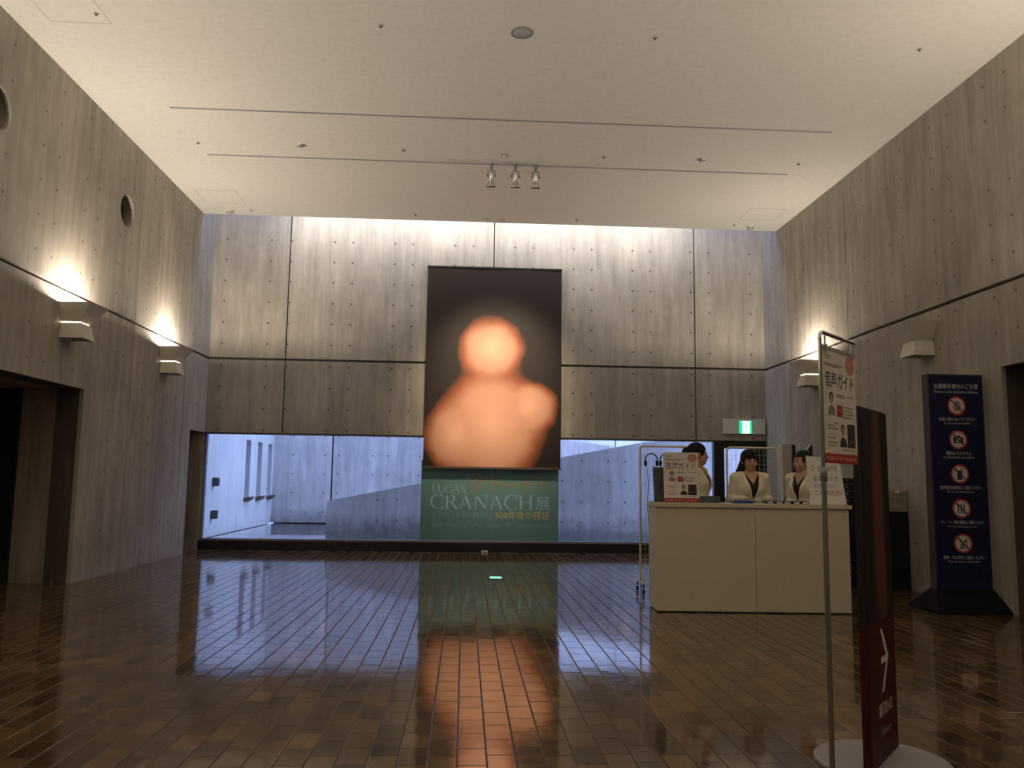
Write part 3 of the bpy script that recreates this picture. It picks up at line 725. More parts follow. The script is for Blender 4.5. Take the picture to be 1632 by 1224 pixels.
fg = thing('floor_guide_light', 'small glowing aqua guide light set in the tiled floor', 'guide light', (0.427, 10.92, 0))
MB().box(-0.115, 0.115, -0.14, 0.14, 0.0006, 0.004).build('frame', 'black_metal', fg)
pn = MB().box(-0.075, 0.075, -0.10, 0.10, 0.004, 0.006).build('lit_panel', 'floor_glow', fg)
mb = MB(); mb.add([(-0.03, -0.02, 0.0065), (0.03, -0.02, 0.0065), (0.03, 0.01, 0.0065), (0, 0.05, 0.0065), (-0.03, 0.01, 0.0065)], [(0, 1, 2, 3, 4)]); mb.build('mark', 'sign_green', pn, recalc=False)
sn = thing('floor_sensor', 'tiny white sensor box at the foot of the black window base', 'sensor', (0.371, D - 0.035, 0))
MB().box(-0.055, 0.055, -0.03, 0.03, 0.001, 0.035).build('housing', 'white_plastic', sn, bevel=0.006); MB().box(-0.02, 0.02, -0.032, -0.03, 0.01, 0.025).build('lens', 'slate_plastic', sn)
ds = thing('door_stop', 'small metal door stop on the floor of the dark passage', 'door stop', (-4.72, LOPEN[1] - 0.06, 0))
mb = MB(); mb.tube([(0, 0, 0.001), (0, 0, 0.05)], 0.008); mb.build('post', 'silver', ds); MB().box(-0.02, 0.035, -0.012, 0.012, 0.05, 0.075).build('buffer', 'rust', ds, bevel=0.004)
swp = thing('switch_plate', 'small white switch plate on the wall beside the glass door', 'switch', (XR, 14.05, 1.28))
MB().box(-0.012, -0.001, -0.05, 0.05, -0.06, 0.06).build('plate', 'white_plastic', swp, bevel=0.003); MB().box(-0.017, -0.012, -0.02, 0.02, -0.03, 0.03).build('rocker', 'paper_white', swp)

# ---- blue notice tower with five prohibition signs
NT = thing('notice_tower', 'tall dark blue notice tower with five red-ringed prohibition signs', 'notice board', (5.08, 8.28, 0))
def R4(x0, x1, y0, y1, z): return [(x0, y0, z), (x1, y0, z), (x1, y1, z), (x0, y1, z)]
MB().frus(R4(-0.40, 0.355, -0.20, 0.38, 0.001), R4(-0.40, 0.355, -0.20, 0.38, 0.02)).frus(R4(-0.40, 0.355, -0.20, 0.38, 0.02), R4(-0.30, 0.30, -0.002, 0.115, 0.22)).build('base', 'notice_black', NT)
MB().box(-0.295, 0.293, 0.0, 0.115, 0.20, 2.415).build('board', 'notice_edge', NT, bevel=0.003)
bl = MB().box(-0.282, 0.281, -0.004, 0.0, 0.22, 2.40).build('blue_face', 'notice_blue', NT)
def nt(body, z, size, w, mat='print_white'): return text('lettering', body, size, front(0, -0.0045, z), mat, bl, 'CENTER', width=w)
nt('企画展示室内のご注意', 2.268, 0.055, 0.475); nt('Manners in the Exhibition Galleries', 2.218, 0.034, 0.475)
def pict(z, kind, jp, en, wj, we):
    f = lambda off: (lambda u, v, w: (u, -0.0045 - off - w + 0 * u, z + v))
    shape('red_ring', [circle(0, 0, 0.098, 32), circle(0, 0, 0.080, 32)], 0.0006, f(0), 'ban_red', bl)
    dsc = shape('white_disc', [circle(0, 0, 0.080, 32)], 0.0005, f(0), 'print_white', bl)
    F = []
    if kind == 'hand':
        F = [[(-.03, -.055), (.025, -.06), (.04, -.03), (.042, .02), (.030, .045), (.018, .05), (.0, .055), (-.015, .05), (-.022, .03), (-.03, .0), (-.05, .012), (-.045, -.005)]]
        m = 'print_grey'
    elif kind == 'camera':
        F = [[(-.055, -.035), (.055, -.035), (.055, .025), (.028, .025), (.018, .042), (-.018, .042), (-.028, .025), (-.055, .025)], circle(0, -.004, .024, 18)]; m = 'print_black'
    elif kind == 'phone':
        F = [[(-.028, -.06), (.022, -.06), (.028, .02), (.026, .062), (.018, .062), (.014, .034), (-.02, .034), (-.03, .02)]]; m = 'print_black'
    elif kind == 'pens':
        F = [[(-.040, -.05), (-.026, -.05), (-.026, .04), (-.033, .055), (-.040, .04)], [(-.010, -.05), (.004, -.05), (.004, .04), (-.003, .055), (-.010, .04)], [(.020, -.05), (.034, -.05), (.034, .04), (.027, .055), (.020, .04)]]; m = 'print_black'
    else:
        F = [[(-.035, -.055), (.015, -.055), (.018, -.045), (-.038, -.045)], [(-.035, -.038), (.015, -.038), (.015, -.025), (-.035, -.025)], [(-.03, -.018), (.01, -.018), (0, -.002), (-.02, -.002)],
             [(.010, .005), (.018, .005), (.018, .035), (.045, .035), (.040, -.05), (.026, -.05), (.026, -.044), (.034, -.044), (.038, .028), (.010, .028)]]; m = 'print_black'
    shape('pictogram', F, 0.0004, f(0.0008), m, bl)
    if kind == 'camera': shape('pictogram_lens', [circle(0, -.004, .015, 16)], 0.0004, f(0.0014), 'print_grey', bl)
    a = 0.080 * 0.7071; d_ = 0.006
    shape('slash', [[(-a - d_, a - d_), (-a + d_, a + d_), (a + d_, -a + d_), (a - d_, -a - d_)]], 0.0004, f(0.0016), 'rust', bl)
    nt(jp, z - 0.155, 0.040, wj); nt(en, z - 0.190, 0.026, we)
z0 = 2.085; dz = 0.3515
pict(z0, 'hand', '作品に触れないでください', 'Do not touch the exhibits', 0.40, 0.28)
pict(z0 - dz, 'camera', '撮影はできません', 'No photography in the galleries', 0.27, 0.33)
pict(z0 - 2 * dz, 'phone', '携帯電話の使用はご遠慮ください', 'Do not use mobile phones', 0.43, 0.28)
pict(z0 - 3 * dz, 'pens', 'ペン・インク類の使用はご遠慮ください', 'Do not use pens or ink', 0.45, 0.30)
pict(z0 - 4 * dz, 'food', '飲食・ガム等はご遠慮ください', 'No food, drink or chewing gum', 0.43, 0.33)

# ---- entrance tower on a round base
TA = math.atan2(0.376, 0.315)                     # direction of its printed face on the floor
tw_c = (1.928 - 0.0185 * math.sin(TA), 3.806 + 0.0185 * math.cos(TA))
ET = thing('entrance_tower', 'slim dark sign tower with red foot and white arrow on a round grey base', 'sign', (tw_c[0], tw_c[1], 0), TA)
MB().lathe([(0, 0.022), (0.285, 0.022), (0.293, 0.014), (0.293, 0.001), (0, 0.001)], 48, smooth=False).build('round_base', 'disc_grey', ET)
MB().box(-0.245, 0.245, -0.0165, 0.0185, 0.022, 1.607).build('column', 'black_metal', ET, bevel=0.002)
MB().box(-0.245, -0.2445, -0.0165, 0.0185, 0.022, 0.63).build('red_edge', 'tower_red', ET).location.x = -0.0008
up_ = MB().box(-0.242, 0.242, -0.0010, 0.0010, -0.48, 0.48).build('picture_panel', 'tower_print', ET); up_.location = (0, -0.0180, 1.118)
rp_ = MB().box(-0.243, 0.243, -0.0190, -0.0168, 0.024, 0.635).build('red_panel', 'tower_red', ET)
shape('arrow', [[(-0.035, 0.475), (0.055, 0.475), (-0.035, 0.600), (0.0, 0.600), (0.105, 0.462), (0.0, 0.322), (-0.035, 0.322), (0.055, 0.445), (-0.035, 0.445)]], 0.0006, lambda u, v, w: (u, -0.0194 - w + 0 * u, v), 'print_white', rp_)
text('lettering', '展示室入口', 0.062, front(0.02, -0.0194, 0.225), 'print_white', rp_, 'CENTER', width=0.24)
text('lettering', 'Entrance', 0.055, front(0.02, -0.0194, 0.135), 'print_grey', rp_, 'CENTER', width=0.17)

# ---- audio guide print: used on the hanging banner and on the counter poster
def guide_print(parent, w, h, y0):
    """sheet centred on x=0, bottom at z=0, facing -Y; y0 = front of the paper"""
    def P(u, v): return (-w / 2 + u * w, v * h)
    def poly(name, pts, mat, off=0.0): return shape(name, [[P(*p) for p in pts]], 0.0005, lambda u, v, ww: (u, y0 - off - ww + 0 * u, v), mat, parent)
    def rc(name, u0, u1, v0, v1, mat, off=0.0): return poly(name, [(u0, v0), (u1, v0), (u1, v1), (u0, v1)], mat, off)
    rc('red_band', 0, 1, 0, 0.085, 'print_red')
    text('lettering', '音声ガイド', h * 0.15, front(*([-w / 2 + 0.07 * w, y0, 0.67 * h])), 'print_black', parent, 'LEFT', width=0.86 * w)
    cx, cz = P(0.83, 0.885)
    shape('round_emblem', [circle(cx, cz, 0.085 * h, 28, 0.135 * w)], 0.0005, lambda u, v, ww: (u, y0 - ww + 0 * u, v), 'print_peach', parent)
    mb = MB()
    random.seed(3)
    for v, us in ((0.93, (0.05, 0.28)), (0.905, (0.05, 0.24)), (0.86, (0.05, 0.6)), (0.845, (0.05, 0.5)), (0.60, (0.40, 0.62)), (0.585, (0.40, 0.68)), (0.60, (0.72, 0.93)), (0.50, (0.60, 0.9)), (0.47, (0.58, 0.88)), (0.44, (0.56, 0.92)), (0.41, (0.58, 0.84)),
                  (0.35, (0.30, 0.42)), (0.325, (0.1, 0.3)), (0.30, (0.12, 0.42)), (0.22, (0.1, 0.34)), (0.18, (0.1, 0.38)), (0.15, (0.12, 0.3)), (0.12, (0.55, 0.9))):
        u = us[0]
        while u < us[1] - 0.01:
            l = random.uniform(0.02, 0.07); a = P(u, v - 0.006); b = P(min(u + l, us[1]), v + 0.006)
            mb.add([(a[0], y0 - 0.0006, a[1]), (b[0], y0 - 0.0006, a[1]), (b[0], y0 - 0.0006, b[1]), (a[0], y0 - 0.0006, b[1])], [(0, 1, 2, 3)]); u += l + 0.012
    stuff(mb.build('fine_print', 'print_grey', parent, recalc=False))
    mb = MB()
    u = 0.05
    while u < 0.93:
        l = random.uniform(0.05, 0.14); a = P(u, 0.03); b = P(u + l, 0.055)
        mb.add([(a[0], y0 - 0.0010, a[1]), (b[0], y0 - 0.0010, a[1]), (b[0], y0 - 0.0010, b[1]), (a[0], y0 - 0.0010, b[1])], [(0, 1, 2, 3)]); u += l + 0.03
    stuff(mb.build('band_print', 'print_peach', parent, recalc=False))
    # two small portraits (plain silhouettes) and two book covers
    def portrait(u, v, s, coat):
        k = w / h
        poly('portrait_shoulders', [(u - .10 * s, v - .095 * s), (u + .11 * s, v - .095 * s), (u + .09 * s, v - .035 * s), (u + .03 * s, v - .01 * s), (u - .03 * s, v - .01 * s), (u - .08 * s, v - .035 * s)], coat)
        a = P(u, v + .045 * s)
        shape('portrait_face', [circle(a[0], a[1], 0.043 * s * h, 16, 0.042 * s * w)], 0.0004, lambda uu, vv, ww: (uu, y0 - 0.0006 - ww + 0 * uu, vv), 'print_skin', parent)
        a = P(u, v + .062 * s)
        shape('portrait_hair', [circle(a[0], a[1], 0.045 * s * h, 16, 0.060 * s * w)], 0.0004, lambda uu, vv, ww: (uu, y0 - 0.0001 - ww + 0 * uu, vv), 'print_black', parent)
    portrait(0.24, 0.51, 1.0, 'print_grey'); portrait(0.56, 0.24, 1.0, 'print_black')
    rc('red_cover', 0.40, 0.56, 0.41, 0.51, 'print_red'); rc('cover_label', 0.43, 0.53, 0.46, 0.475, 'print_peach', 0.0006)
    rc('dark_cover', 0.69, 0.93, 0.145, 0.355, 'print_black'); rc('cover_label', 0.75, 0.87, 0.19, 0.21, 'print_red', 0.0006)

# ---- chrome banner stand (in front of the tower)
PA = math.atan2(0.25, 0.256)
BS = thing('banner_stand', 'chrome pole stand with a hanging white audio guide banner', 'banner stand', (1.366, 3.10, 0), PA)
MB().lathe([(0, 0.012), (0.155, 0.012), (0.16, 0.008), (0.16, 0.0012), (0, 0.0012)], 40, smooth=False).build('foot_plate', 'chrome', BS)
mb = MB(); mb.tube([(0, 0, 0.012), (0, 0, 1.27)], 0.0100, 12); mb.build('lower_pole', 'chrome', BS)
mb = MB(); arc = [(0.032 - 0.032 * math.cos(a * math.pi / 12), 0, 1.812 + 0.032 * math.sin(a * math.pi / 12)) for a in range(7)]
mb.tube([(0, 0, 1.27)] + arc + [(0.358, 0, 1.844)], 0.0078, 12); mb.build('upper_pole', 'chrome', BS)
mb = MB(); mb.lathe([(0.0078, 0), (0.0125, 0.002), (0.0125, 0.052), (0.0078, 0.055)], 16, Matrix.Translation((0, 0, 1.262))); cl = mb.build('collar', 'grey_metal', BS)
mb = MB(); mb.tube([(0.0115, 0, 1.31), (0.026, 0, 1.31), (0.026, 0, 1.332)], 0.004); mb.build('clamp_screw', 'silver', cl)
for x in (0.05, 0.325):
    mb = MB(); mb.tube([(x, 0, 1.834), (x, 0, 1.80)], 0.004); mb.box(x - 0.014, x + 0.014, -0.006, 0.006, 1.77, 1.80); mb.build('clip', 'silver', BS)
hw, hh = 0.345, 0.455
me_s = MB().box(-hw / 2, hw / 2, -0.0008, 0.0008, 0, hh).build('hanging_sheet', 'paper_cream', BS); me_s.location = (0.187, 0, 1.335)
guide_print(me_s, hw, hh, -0.0010)
MB().box(-hw / 2, hw / 2, -0.004, 0.004, hh - 0.008, hh + 0.004).build('top_rail', 'silver', me_s)

# ================================================================ RECEPTION COUNTER AND WHAT STANDS ON IT
CZ = 1.055
RC = thing('reception_counter', 'plain cream reception counter made of two units, with overhanging top', 'counter', (1.895, 8.165, 0), -0.050)
CL, CDp = 1.905, 0.43
for a, b in ((0.0, 0.975), (0.979, CL)):
    mb = MB(); mb.box(a, b, 0, 0.018, 0.012, CZ - 0.04); mb.build('front_panel', 'counter_cream', RC, bevel=0.002)
for a in (0.0, 0.967, CL - 0.018):
    MB().box(a, a + 0.018, 0.018, CDp, 0.012, CZ - 0.04).build('side_panel', 'counter_cream', RC)
MB().box(0.018, CL - 0.018, 0.02, CDp - 0.02, 0.50, 0.518).build('shelf', 'counter_cream', RC)
MB().box(0.02, CL - 0.02, 0.012, CDp - 0.02, 0.001, 0.013).build('plinth', 'black_metal', RC)
MB().box(-0.012, CL + 0.03, -0.02, CDp + 0.01, CZ - 0.04, CZ).build('counter_top', 'counter_cream', RC, bevel=0.003)
ca, sa = math.cos(-0.05), math.sin(-0.05)
def on_counter(u, v): return (1.895 + u * ca - v * sa, 8.165 + u * sa + v * ca, CZ)

# A-frame poster
t = thing('counter_poster', 'white audio guide poster with red band leaning on the counter', 'poster', on_counter(0.285, 0.14), -0.04)
pp = MB().box(-0.178, 0.178, -0.001, 0.002, 0, 0.505).build('poster_sheet', 'paper_cream', t); pp.rotation_euler.x = -0.10; pp.location.z = 0.003
guide_print(pp, 0.356, 0.505, -0.0012)
mb = MB(); mb.frus([(-0.06, 0.066, 0.001), (0.06, 0.066, 0.001), (0.06, 0.072, 0.001), (-0.06, 0.072, 0.001)], [(-0.06, 0.036, 0.30), (0.06, 0.036, 0.30), (0.06, 0.042, 0.30), (-0.06, 0.042, 0.30)]); mb.build('back_strut', 'slate_plastic', t)
t = thing('slate_panel', 'dark slate upright panel standing behind the counter poster', 'panel', on_counter(0.115, 0.26), 0.0)
q = MB(); q.frus([(-0.085, -0.02, 0.001), (0.20, -0.02, 0.001), (0.20, 0.02, 0.001), (-0.085, 0.02, 0.001)], [(-0.10, 0.0, 0.355), (0.20, 0.0, 0.355), (0.20, 0.012, 0.355), (-0.10, 0.012, 0.355)]); q.build('panel_body', 'slate_plastic', t)
MB().box(-0.12, 0.22, -0.035, 0.05, 0.0005, 0.008).build('foot', 'slate_plastic', t)
t = thing('card_box', 'small dark open box between poster and blue tray', 'box', on_counter(0.58, 0.20), -0.05)
mb = MB(); mb.box(-0.095, 0.095, -0.045, -0.039, 0.001, 0.068); mb.box(-0.095, 0.095, 0.039, 0.045, 0.001, 0.068); mb.box(-0.095, -0.089, -0.039, 0.039, 0.001, 0.068); mb.box(0.089, 0.095, -0.039, 0.039, 0.001, 0.068); mb.box(-0.089, 0.089, -0.039, 0.039, 0.001, 0.006); mb.build('box_body', 'slate_plastic', t)
MB().box(-0.08, 0.08, -0.03, 0.03, 0.006, 0.055).build('cards', 'print_grey', t)
t = thing('money_tray', 'blue tray with white paper on the counter', 'tray', on_counter(0.905, 0.19), -0.05)
mb = MB(); mb.frus(R4(-0.098, 0.098, -0.062, 0.062, 0.001), R4(-0.108, 0.108, -0.072, 0.072, 0.030)); mb.build('tray_body', 'blue_plastic', t, bevel=0.004)
t = thing('paper_stack', 'small stack of white paper lying on the blue tray', 'paper', (on_counter(0.88, 0.19)[0], on_counter(0.88, 0.19)[1], CZ + 0.031), -0.08)
MB().box(-0.065, 0.065, -0.05, 0.05, 0, 0.018).build('sheets', 'paper_white', t); MB().box(-0.064, 0.064, -0.052, -0.0502, 0.004, 0.014).build('edges', 'print_grey', t)
for k in range(5):
    u = 1.165 + 0.088 * k
    t = thing('audio_player', 'small dark audio guide player on the counter, ' + ('next to the blue tray', 'second from the blue tray', 'middle one of the row', 'second from the price sign', 'next to the white price sign')[k], 'audio player', on_counter(u, 0.16), -0.05 + 0.06 * math.sin(k * 2.3), 'audio guide players on the counter')
    MB().box(-0.038, 0.038, -0.055, 0.055, 0.001, 0.030).build('body', 'navy_plastic', t, bevel=0.005)
    MB().box(-0.028, 0.028, -0.0565, -0.0548, 0.006, 0.022).build('front_label', 'paper_cream', t)
    MB().box(-0.028, 0.028, 0.0, 0.045, 0.0295, 0.0312).build('screen', 'slate_plastic', t)
t = thing('pen', 'dark pen standing tilted among the audio players', 'pen', on_counter(1.335, 0.24), 0)
mb = MB(); mb.tube([(0, 0, 0.002), (0.035, 0, 0.068)], [0.005, 0.006]); mb.build('barrel', 'black_metal', t); mb = MB(); mb.tube([(0.035, 0, 0.068), (0.038, 0, 0.074)], 0.004); mb.build('cap', 'silver', t)
# white price sign
t = thing('price_sign', 'white leaning price sign with black lettering on the counter', 'sign', on_counter(1.765, 0.13), -0.05)
wp = MB().frus([(-0.182, -0.001, 0), (0.178, -0.001, 0), (0.178, 0.002, 0), (-0.182, 0.002, 0)], [(-0.205, -0.001, 0.49), (0.135, -0.001, 0.455), (0.135, 0.002, 0.455), (-0.205, 0.002, 0.49)]).build('sign_sheet', 'paper_white', t)
wp.location.z = 0.004; wp.rotation_euler.x = -0.12
text('lettering', '550円', 0.072, front(-0.09, -0.0014, 0.335), 'print_grey', wp, width=0.19)
shape('ear_mark', [circle(-0.14, 0.365, 0.032, 18, 0.018), circle(-0.14, 0.365, 0.026, 18, 0.012)], 0.0005, lambda u, v, w: (u, -0.0014 - w + 0 * u, v), 'print_skin', wp)
text('lettering', '音声ガイドを', 0.058, front(-0.145, -0.0014, 0.235), 'print_grey', wp, width=0.255)
text('lettering', 'お求めの上', 0.050, front(-0.140, -0.0014, 0.165), 'print_skin', wp, width=0.22)
text('lettering', 'ご入場ください', 0.058, front(-0.135, -0.0014, 0.092), 'print_black', wp, width=0.28)
MB().box(-0.10, 0.10, 0.03, 0.10, 0.0008, 0.006).build('stand_foot', 'white_plastic', t)
t = thing('white_block', 'small white block behind the price sign at the counter end', 'block', on_counter(1.87, 0.33), 0)
MB().box(-0.03, 0.03, -0.03, 0.03, 0.001, 0.075).build('body', 'white_plastic', t, bevel=0.006); MB().box(-0.02, 0.02, -0.02, 0.02, 0.075, 0.082).build('lid', 'print_grey', t)

# ================================================================ WIRE RACKS, SHELF TABLE AND CRATES BEHIND THE COUNTER
def rack(x, y, w, label):
    t = thing('mesh_rack', label, 'rack', (x, y, 0), 0)
    r = 0.045; H = 1.672
    pts = [(0, 0, 0.13)] + [(0, 0, H - r)] + [(r - r * math.cos(a * math.pi / 10), 0, H - r + r * math.sin(a * math.pi / 10)) for a in range(1, 6)] + [(w - r + r * math.sin(a * math.pi / 10), 0, H - r + r * math.cos(a * math.pi / 10)) for a in range(0, 6)] + [(w, 0, 0.13)]
    mb = MB(); mb.tube(pts, 0.0135, 10); mb.build('frame', 'rack_white', t)
    mb = MB()
    n = int(w / 0.055)
    for k in range(1, n): mb.tube([(k * w / n, 0.006, 0.30), (k * w / n, 0.006, H - 0.008)], 0.0016, 4, False)
    k = 0.32
    while k < H - 0.03: mb.tube([(0.01, 0.003, k), (w - 0.01, 0.003, k)], 0.0016, 4, False); k += 0.055
    stuff(mb.build('wire_mesh', 'rack_white', t))
    for xx in (0, w):
        mb = MB(); mb.tube([(xx, -0.19, 0.125), (xx, 0.19, 0.125)], 0.0125, 8); mb.tube([(xx, -0.17, 0.13), (xx, 0, 0.30)], 0.009, 8); lg = mb.build('foot_bar', 'rack_white', t)
        for yy in (-0.17, 0.17):
            mb = MB(); mb.tube([(xx, yy, 0.115), (xx, yy, 0.075)], 0.010, 8); mb.lathe([(0, -0.011), (0.026, -0.011), (0.030, -0.006), (0.030, 0.006), (0.026, 0.011), (0, 0.011)], 16, Matrix.Translation((xx, yy + 0.012, 0.031)) @ Matrix.Rotation(math.pi / 2, 4, 'Y')); mb.build('caster', 'black_metal', lg)
    return t
rack(2.03, 9.55, 0.64, 'white mesh rack on casters with hanging headphones, beside the film window')
rack(3.055, 9.55, 0.615, 'white mesh rack on casters behind the front-facing attendant')
def headphones(x, y, z, label):
    t = thing('headphones', label, 'headphones', (x, y, z), 0)
    R = 0.075
    mb = MB(); mb.tube([(R * math.cos(a), 0, R * math.sin(a) * 1.15) for a in [math.pi * k / 12 for k in range(13)]], 0.008, 8); mb.build('headband', 'slate_plastic', t)
    for s in (-1, 1):
        mb = MB(); mb.lathe([(0, -0.012), (0.030, -0.012), (0.036, 0.0), (0.030, 0.012), (0, 0.012)], 16, Matrix.Translation((s * R * 0.9, 0, -0.025)) @ Matrix.Rotation(math.pi / 2, 4, 'Y')); mb.build('ear_cup', 'black_cloth', t)
    mb = MB(); mb.tube([(-0.06, 0, -0.05), (-0.03, 0.0, -0.25), (-0.05, 0, -0.5), (-0.02, 0, -0.85)], 0.004, 6); mb.build('cable', 'slate_plastic', t)
headphones(2.155, 9.515, 1.50, 'headphones with dangling cable hung on the end of the mesh rack')
headphones(2.33, 9.515, 1.50, 'headphones hung on the mesh rack behind the counter poster')

# black shelf table along the right wall, crates on and under it
ST = thing('black_shelf_table', 'black draped shelf table against the concrete wall, holding crates and basket', 'table', (4.58, 9.95, 0))
MB().box(0, 0.845, 0, 0.60, 0.905, 0.935).build('table_top', 'black_metal', ST)
MB().box(0.61, 0.845, 0.0, 0.60, 0.001, 0.905).build('side_drape', 'black_cloth', ST)
MB().box(0.0, 0.61, 0.30, 0.32, 0.02, 0.905).build('back_panel', 'black_cloth', ST)
MB().box(0.0, 0.61, 0.0, 0.02, 0.55, 0.905).build('front_drape', 'black_cloth', ST)
for x in (0.0, 0.58):
    MB().box(x, x + 0.03, 0.02, 0.05, 0.001, 0.905).build('leg', 'black_metal', ST)
def crate(z, label, grp):
    t = thing('charging_tray', label, 'tray', (4.625, 9.97, z), 0, grp)
    mb = MB(); mb.box(0, 0.530, 0.0, 0.26, 0.001, 0.030); mb.box(0, 0.530, 0.23, 0.26, 0.03, 0.078); mb.build('tray_body', 'navy_plastic', t)
    for k in range(5):
        MB().box(0.020 + k * 0.102, 0.105 + k * 0.102, 0.01, 0.22, 0.030, 0.070).build('player', 'black_metal', t, bevel=0.006)
        MB().box(0.045 + k * 0.102, 0.075 + k * 0.102, 0.004, 0.0102, 0.040, 0.060).build('clip', 'silver', t)
ORD = ('lowest', 'second lowest', 'middle one', 'second highest', 'topmost')
for k in range(5): crate(0.935 + k * 0.082, 'dark charging tray with silver clips on the black table, %s of its stack' % ORD[k], 'charging trays on the black table')
for k in range(5): crate(0.001 + k * 0.082, 'dark charging tray with silver clips under the black table, %s of its stack' % ORD[k], 'charging trays under the black table')
# wicker-look basket
BK = thing('cream_basket', 'cream slotted plastic basket with lid on the black table', 'basket', (5.296, 10.06, 0.936))
mb = MB()
bw_, bd, bhh = 0.126, 0.085, 0.235
for z in (0.004, 0.06, 0.175, 0.225): mb.frus(R4(-bw_, bw_, -bd, bd, z), R4(-bw_, bw_, -bd, bd, z + 0.012)) if z in (0.004,) else [mb.box(-bw_, bw_, s * bd - 0.004, s * bd + 0.004, z, z + 0.016) for s in (-1, 1)] and [mb.box(s * bw_ - 0.004, s * bw_ + 0.004, -bd, bd, z, z + 0.016) for s in (-1, 1)]
for k in range(12):
    x = -bw_ + 2 * bw_ * k / 11
    for s in (-1, 1): mb.box(x - 0.006, x + 0.006, s * bd - 0.003, s * bd + 0.003, 0.01, 0.23)
for k in range(9):
    y = -bd + 2 * bd * k / 8
    for s in (-1, 1): mb.box(s * bw_ - 0.003, s * bw_ + 0.003, y - 0.006, y + 0.006, 0.01, 0.23)
mb.build('basket_body', 'basket_cream', BK)
MB().box(-bw_ + .005, bw_ - .005, -bd + .008, bd - .008, 0.016, 0.20).build('liner', 'print_grey', BK)
MB().box(-bw_ - 0.008, bw_ + 0.008, -bd - 0.008, bd + 0.008, 0.242, 0.275).build('lid', 'basket_cream', BK, bevel=0.006)
MB().box(-0.02, 0.04, -bd - 0.016, -bd - 0.008, 0.225, 0.262).build('catch', 'paper_white', BK)
# things by the glass door
CB = thing('cream_cabinet', 'narrow cream cabinet standing against the wall near the glass door', 'cabinet', (5.235, 13.72, 0))
MB().box(0.03, 0.195, -0.20, -0.06, 0.06, 1.915).build('body', 'cream_panel', CB, bevel=0.004); MB().box(0.04, 0.185, -0.19, -0.07, 0.001, 0.06).build('plinth', 'black_metal', CB)
MB().box(0.04, 0.185, -0.205, -0.20, 0.08, 1.895).build('door', 'cream_panel', CB)
KS = thing('two_post_stand', 'black two-post stand with a curved silver bar behind an attendant', 'stand', (5.20, 12.55, 0))
for s in (-1, 1): MB().box(s * 0.135 - 0.025, s * 0.135 + 0.025, -0.02, 0.02, 0.02, 1.865).build('post', 'black_metal', KS, bevel=0.006)
mb = MB(); mb.tube([(-0.12, -0.03, 1.70), (-0.05, -0.05, 1.74), (0.05, -0.05, 1.79), (0.12, -0.03, 1.86)], 0.014, 8); mb.build('curved_bar', 'silver', KS)
MB().box(-0.20, 0.20, -0.22, 0.16, 0.001, 0.02).build('foot_plate', 'black_metal', KS)
MB().box(-0.11, 0.11, -0.012, 0.012, 0.95, 1.45).build('back_panel', 'black_cloth', KS, bevel=0.008)

# ================================================================ THE THREE ATTENDANTS
def surface_nets(f, lo, hi, h):
    """signed distance function on a grid -> one smooth closed surface"""
    lo = np.array(lo, float); n = np.ceil((np.array(hi) - lo) / h).astype(int) + 1
    ax = [lo[k] + h * np.arange(n[k]) for k in range(3)]
    V = f(*np.meshgrid(*ax, indexing='ij')).astype(np.float32)
    ins = V < 0
    c = [ins[a:n[0] - 1 + a, b:n[1] - 1 + b, d:n[2] - 1 + d] for a in (0, 1) for b in (0, 1) for d in (0, 1)]
    cnt = sum(x.astype(np.int8) for x in c); act = (cnt > 0) & (cnt < 8)
    idx = np.argwhere(act); num = -np.ones(act.shape, int); num[act] = np.arange(len(idx))
    P = np.zeros((len(idx), 3)); K = np.zeros(len(idx))
    offs = [(a, b, d) for a in (0, 1) for b in (0, 1) for d in (0, 1)]
    for p in offs:
        for k in range(3):
            if p[k]: continue
            q = list(p); q[k] = 1
            i0 = idx + p; i1 = idx + q
            a = V[i0[:, 0], i0[:, 1], i0[:, 2]]; b = V[i1[:, 0], i1[:, 1], i1[:, 2]]
            m = (a < 0) != (b < 0); t = a[m] / (a[m] - b[m])
            e = i0[m].astype(float); e[:, k] += t; P[m] += e; K[m] += 1
    P = lo + h * P / K[:, None]
    F = []
    for k in range(3):
        u, v = (k + 1) % 3, (k + 2) % 3
        s0 = [slice(None)] * 3; s1 = [slice(None)] * 3; s0[k] = slice(0, n[k] - 1); s1[k] = slice(1, n[k])
        a, b = ins[tuple(s0)], ins[tuple(s1)]
        e = np.argwhere(a != b); e = e[(e[:, u] > 0) & (e[:, v] > 0) & (e[:, u] < n[u] - 1) & (e[:, v] < n[v] - 1)]
        flip = a[e[:, 0], e[:, 1], e[:, 2]]
        q = []
        for du, dv in ((-1, -1), (0, -1), (0, 0), (-1, 0)):
            c2 = e.copy(); c2[:, u] += du; c2[:, v] += dv; q.append(num[c2[:, 0], c2[:, 1], c2[:, 2]])
        q = np.stack(q, 1); q[~flip] = q[~flip][:, ::-1]; F.append(q)
    return P, np.concatenate(F)
def capsule(x, y, z, a, b, ra, rb):
    a = np.array(a, float); d = np.array(b, float) - a
    t = np.clip(((x - a[0]) * d[0] + (y - a[1]) * d[1] + (z - a[2]) * d[2]) / (d @ d), 0, 1)
    return np.sqrt((x - a[0] - t * d[0]) ** 2 + (y - a[1] - t * d[1]) ** 2 + (z - a[2] - t * d[2]) ** 2) - (ra + (rb - ra) * t)
def ellip(x, y, z, c, r):
    u, v, w = (x - c[0]) / r[0], (y - c[1]) / r[1], (z - c[2]) / r[2]
    k0 = np.sqrt(u * u + v * v + w * w); k1 = np.sqrt((u / r[0]) ** 2 + (v / r[1]) ** 2 + (w / r[2]) ** 2) + 1e-9
    return k0 * (k0 - 1) / k1
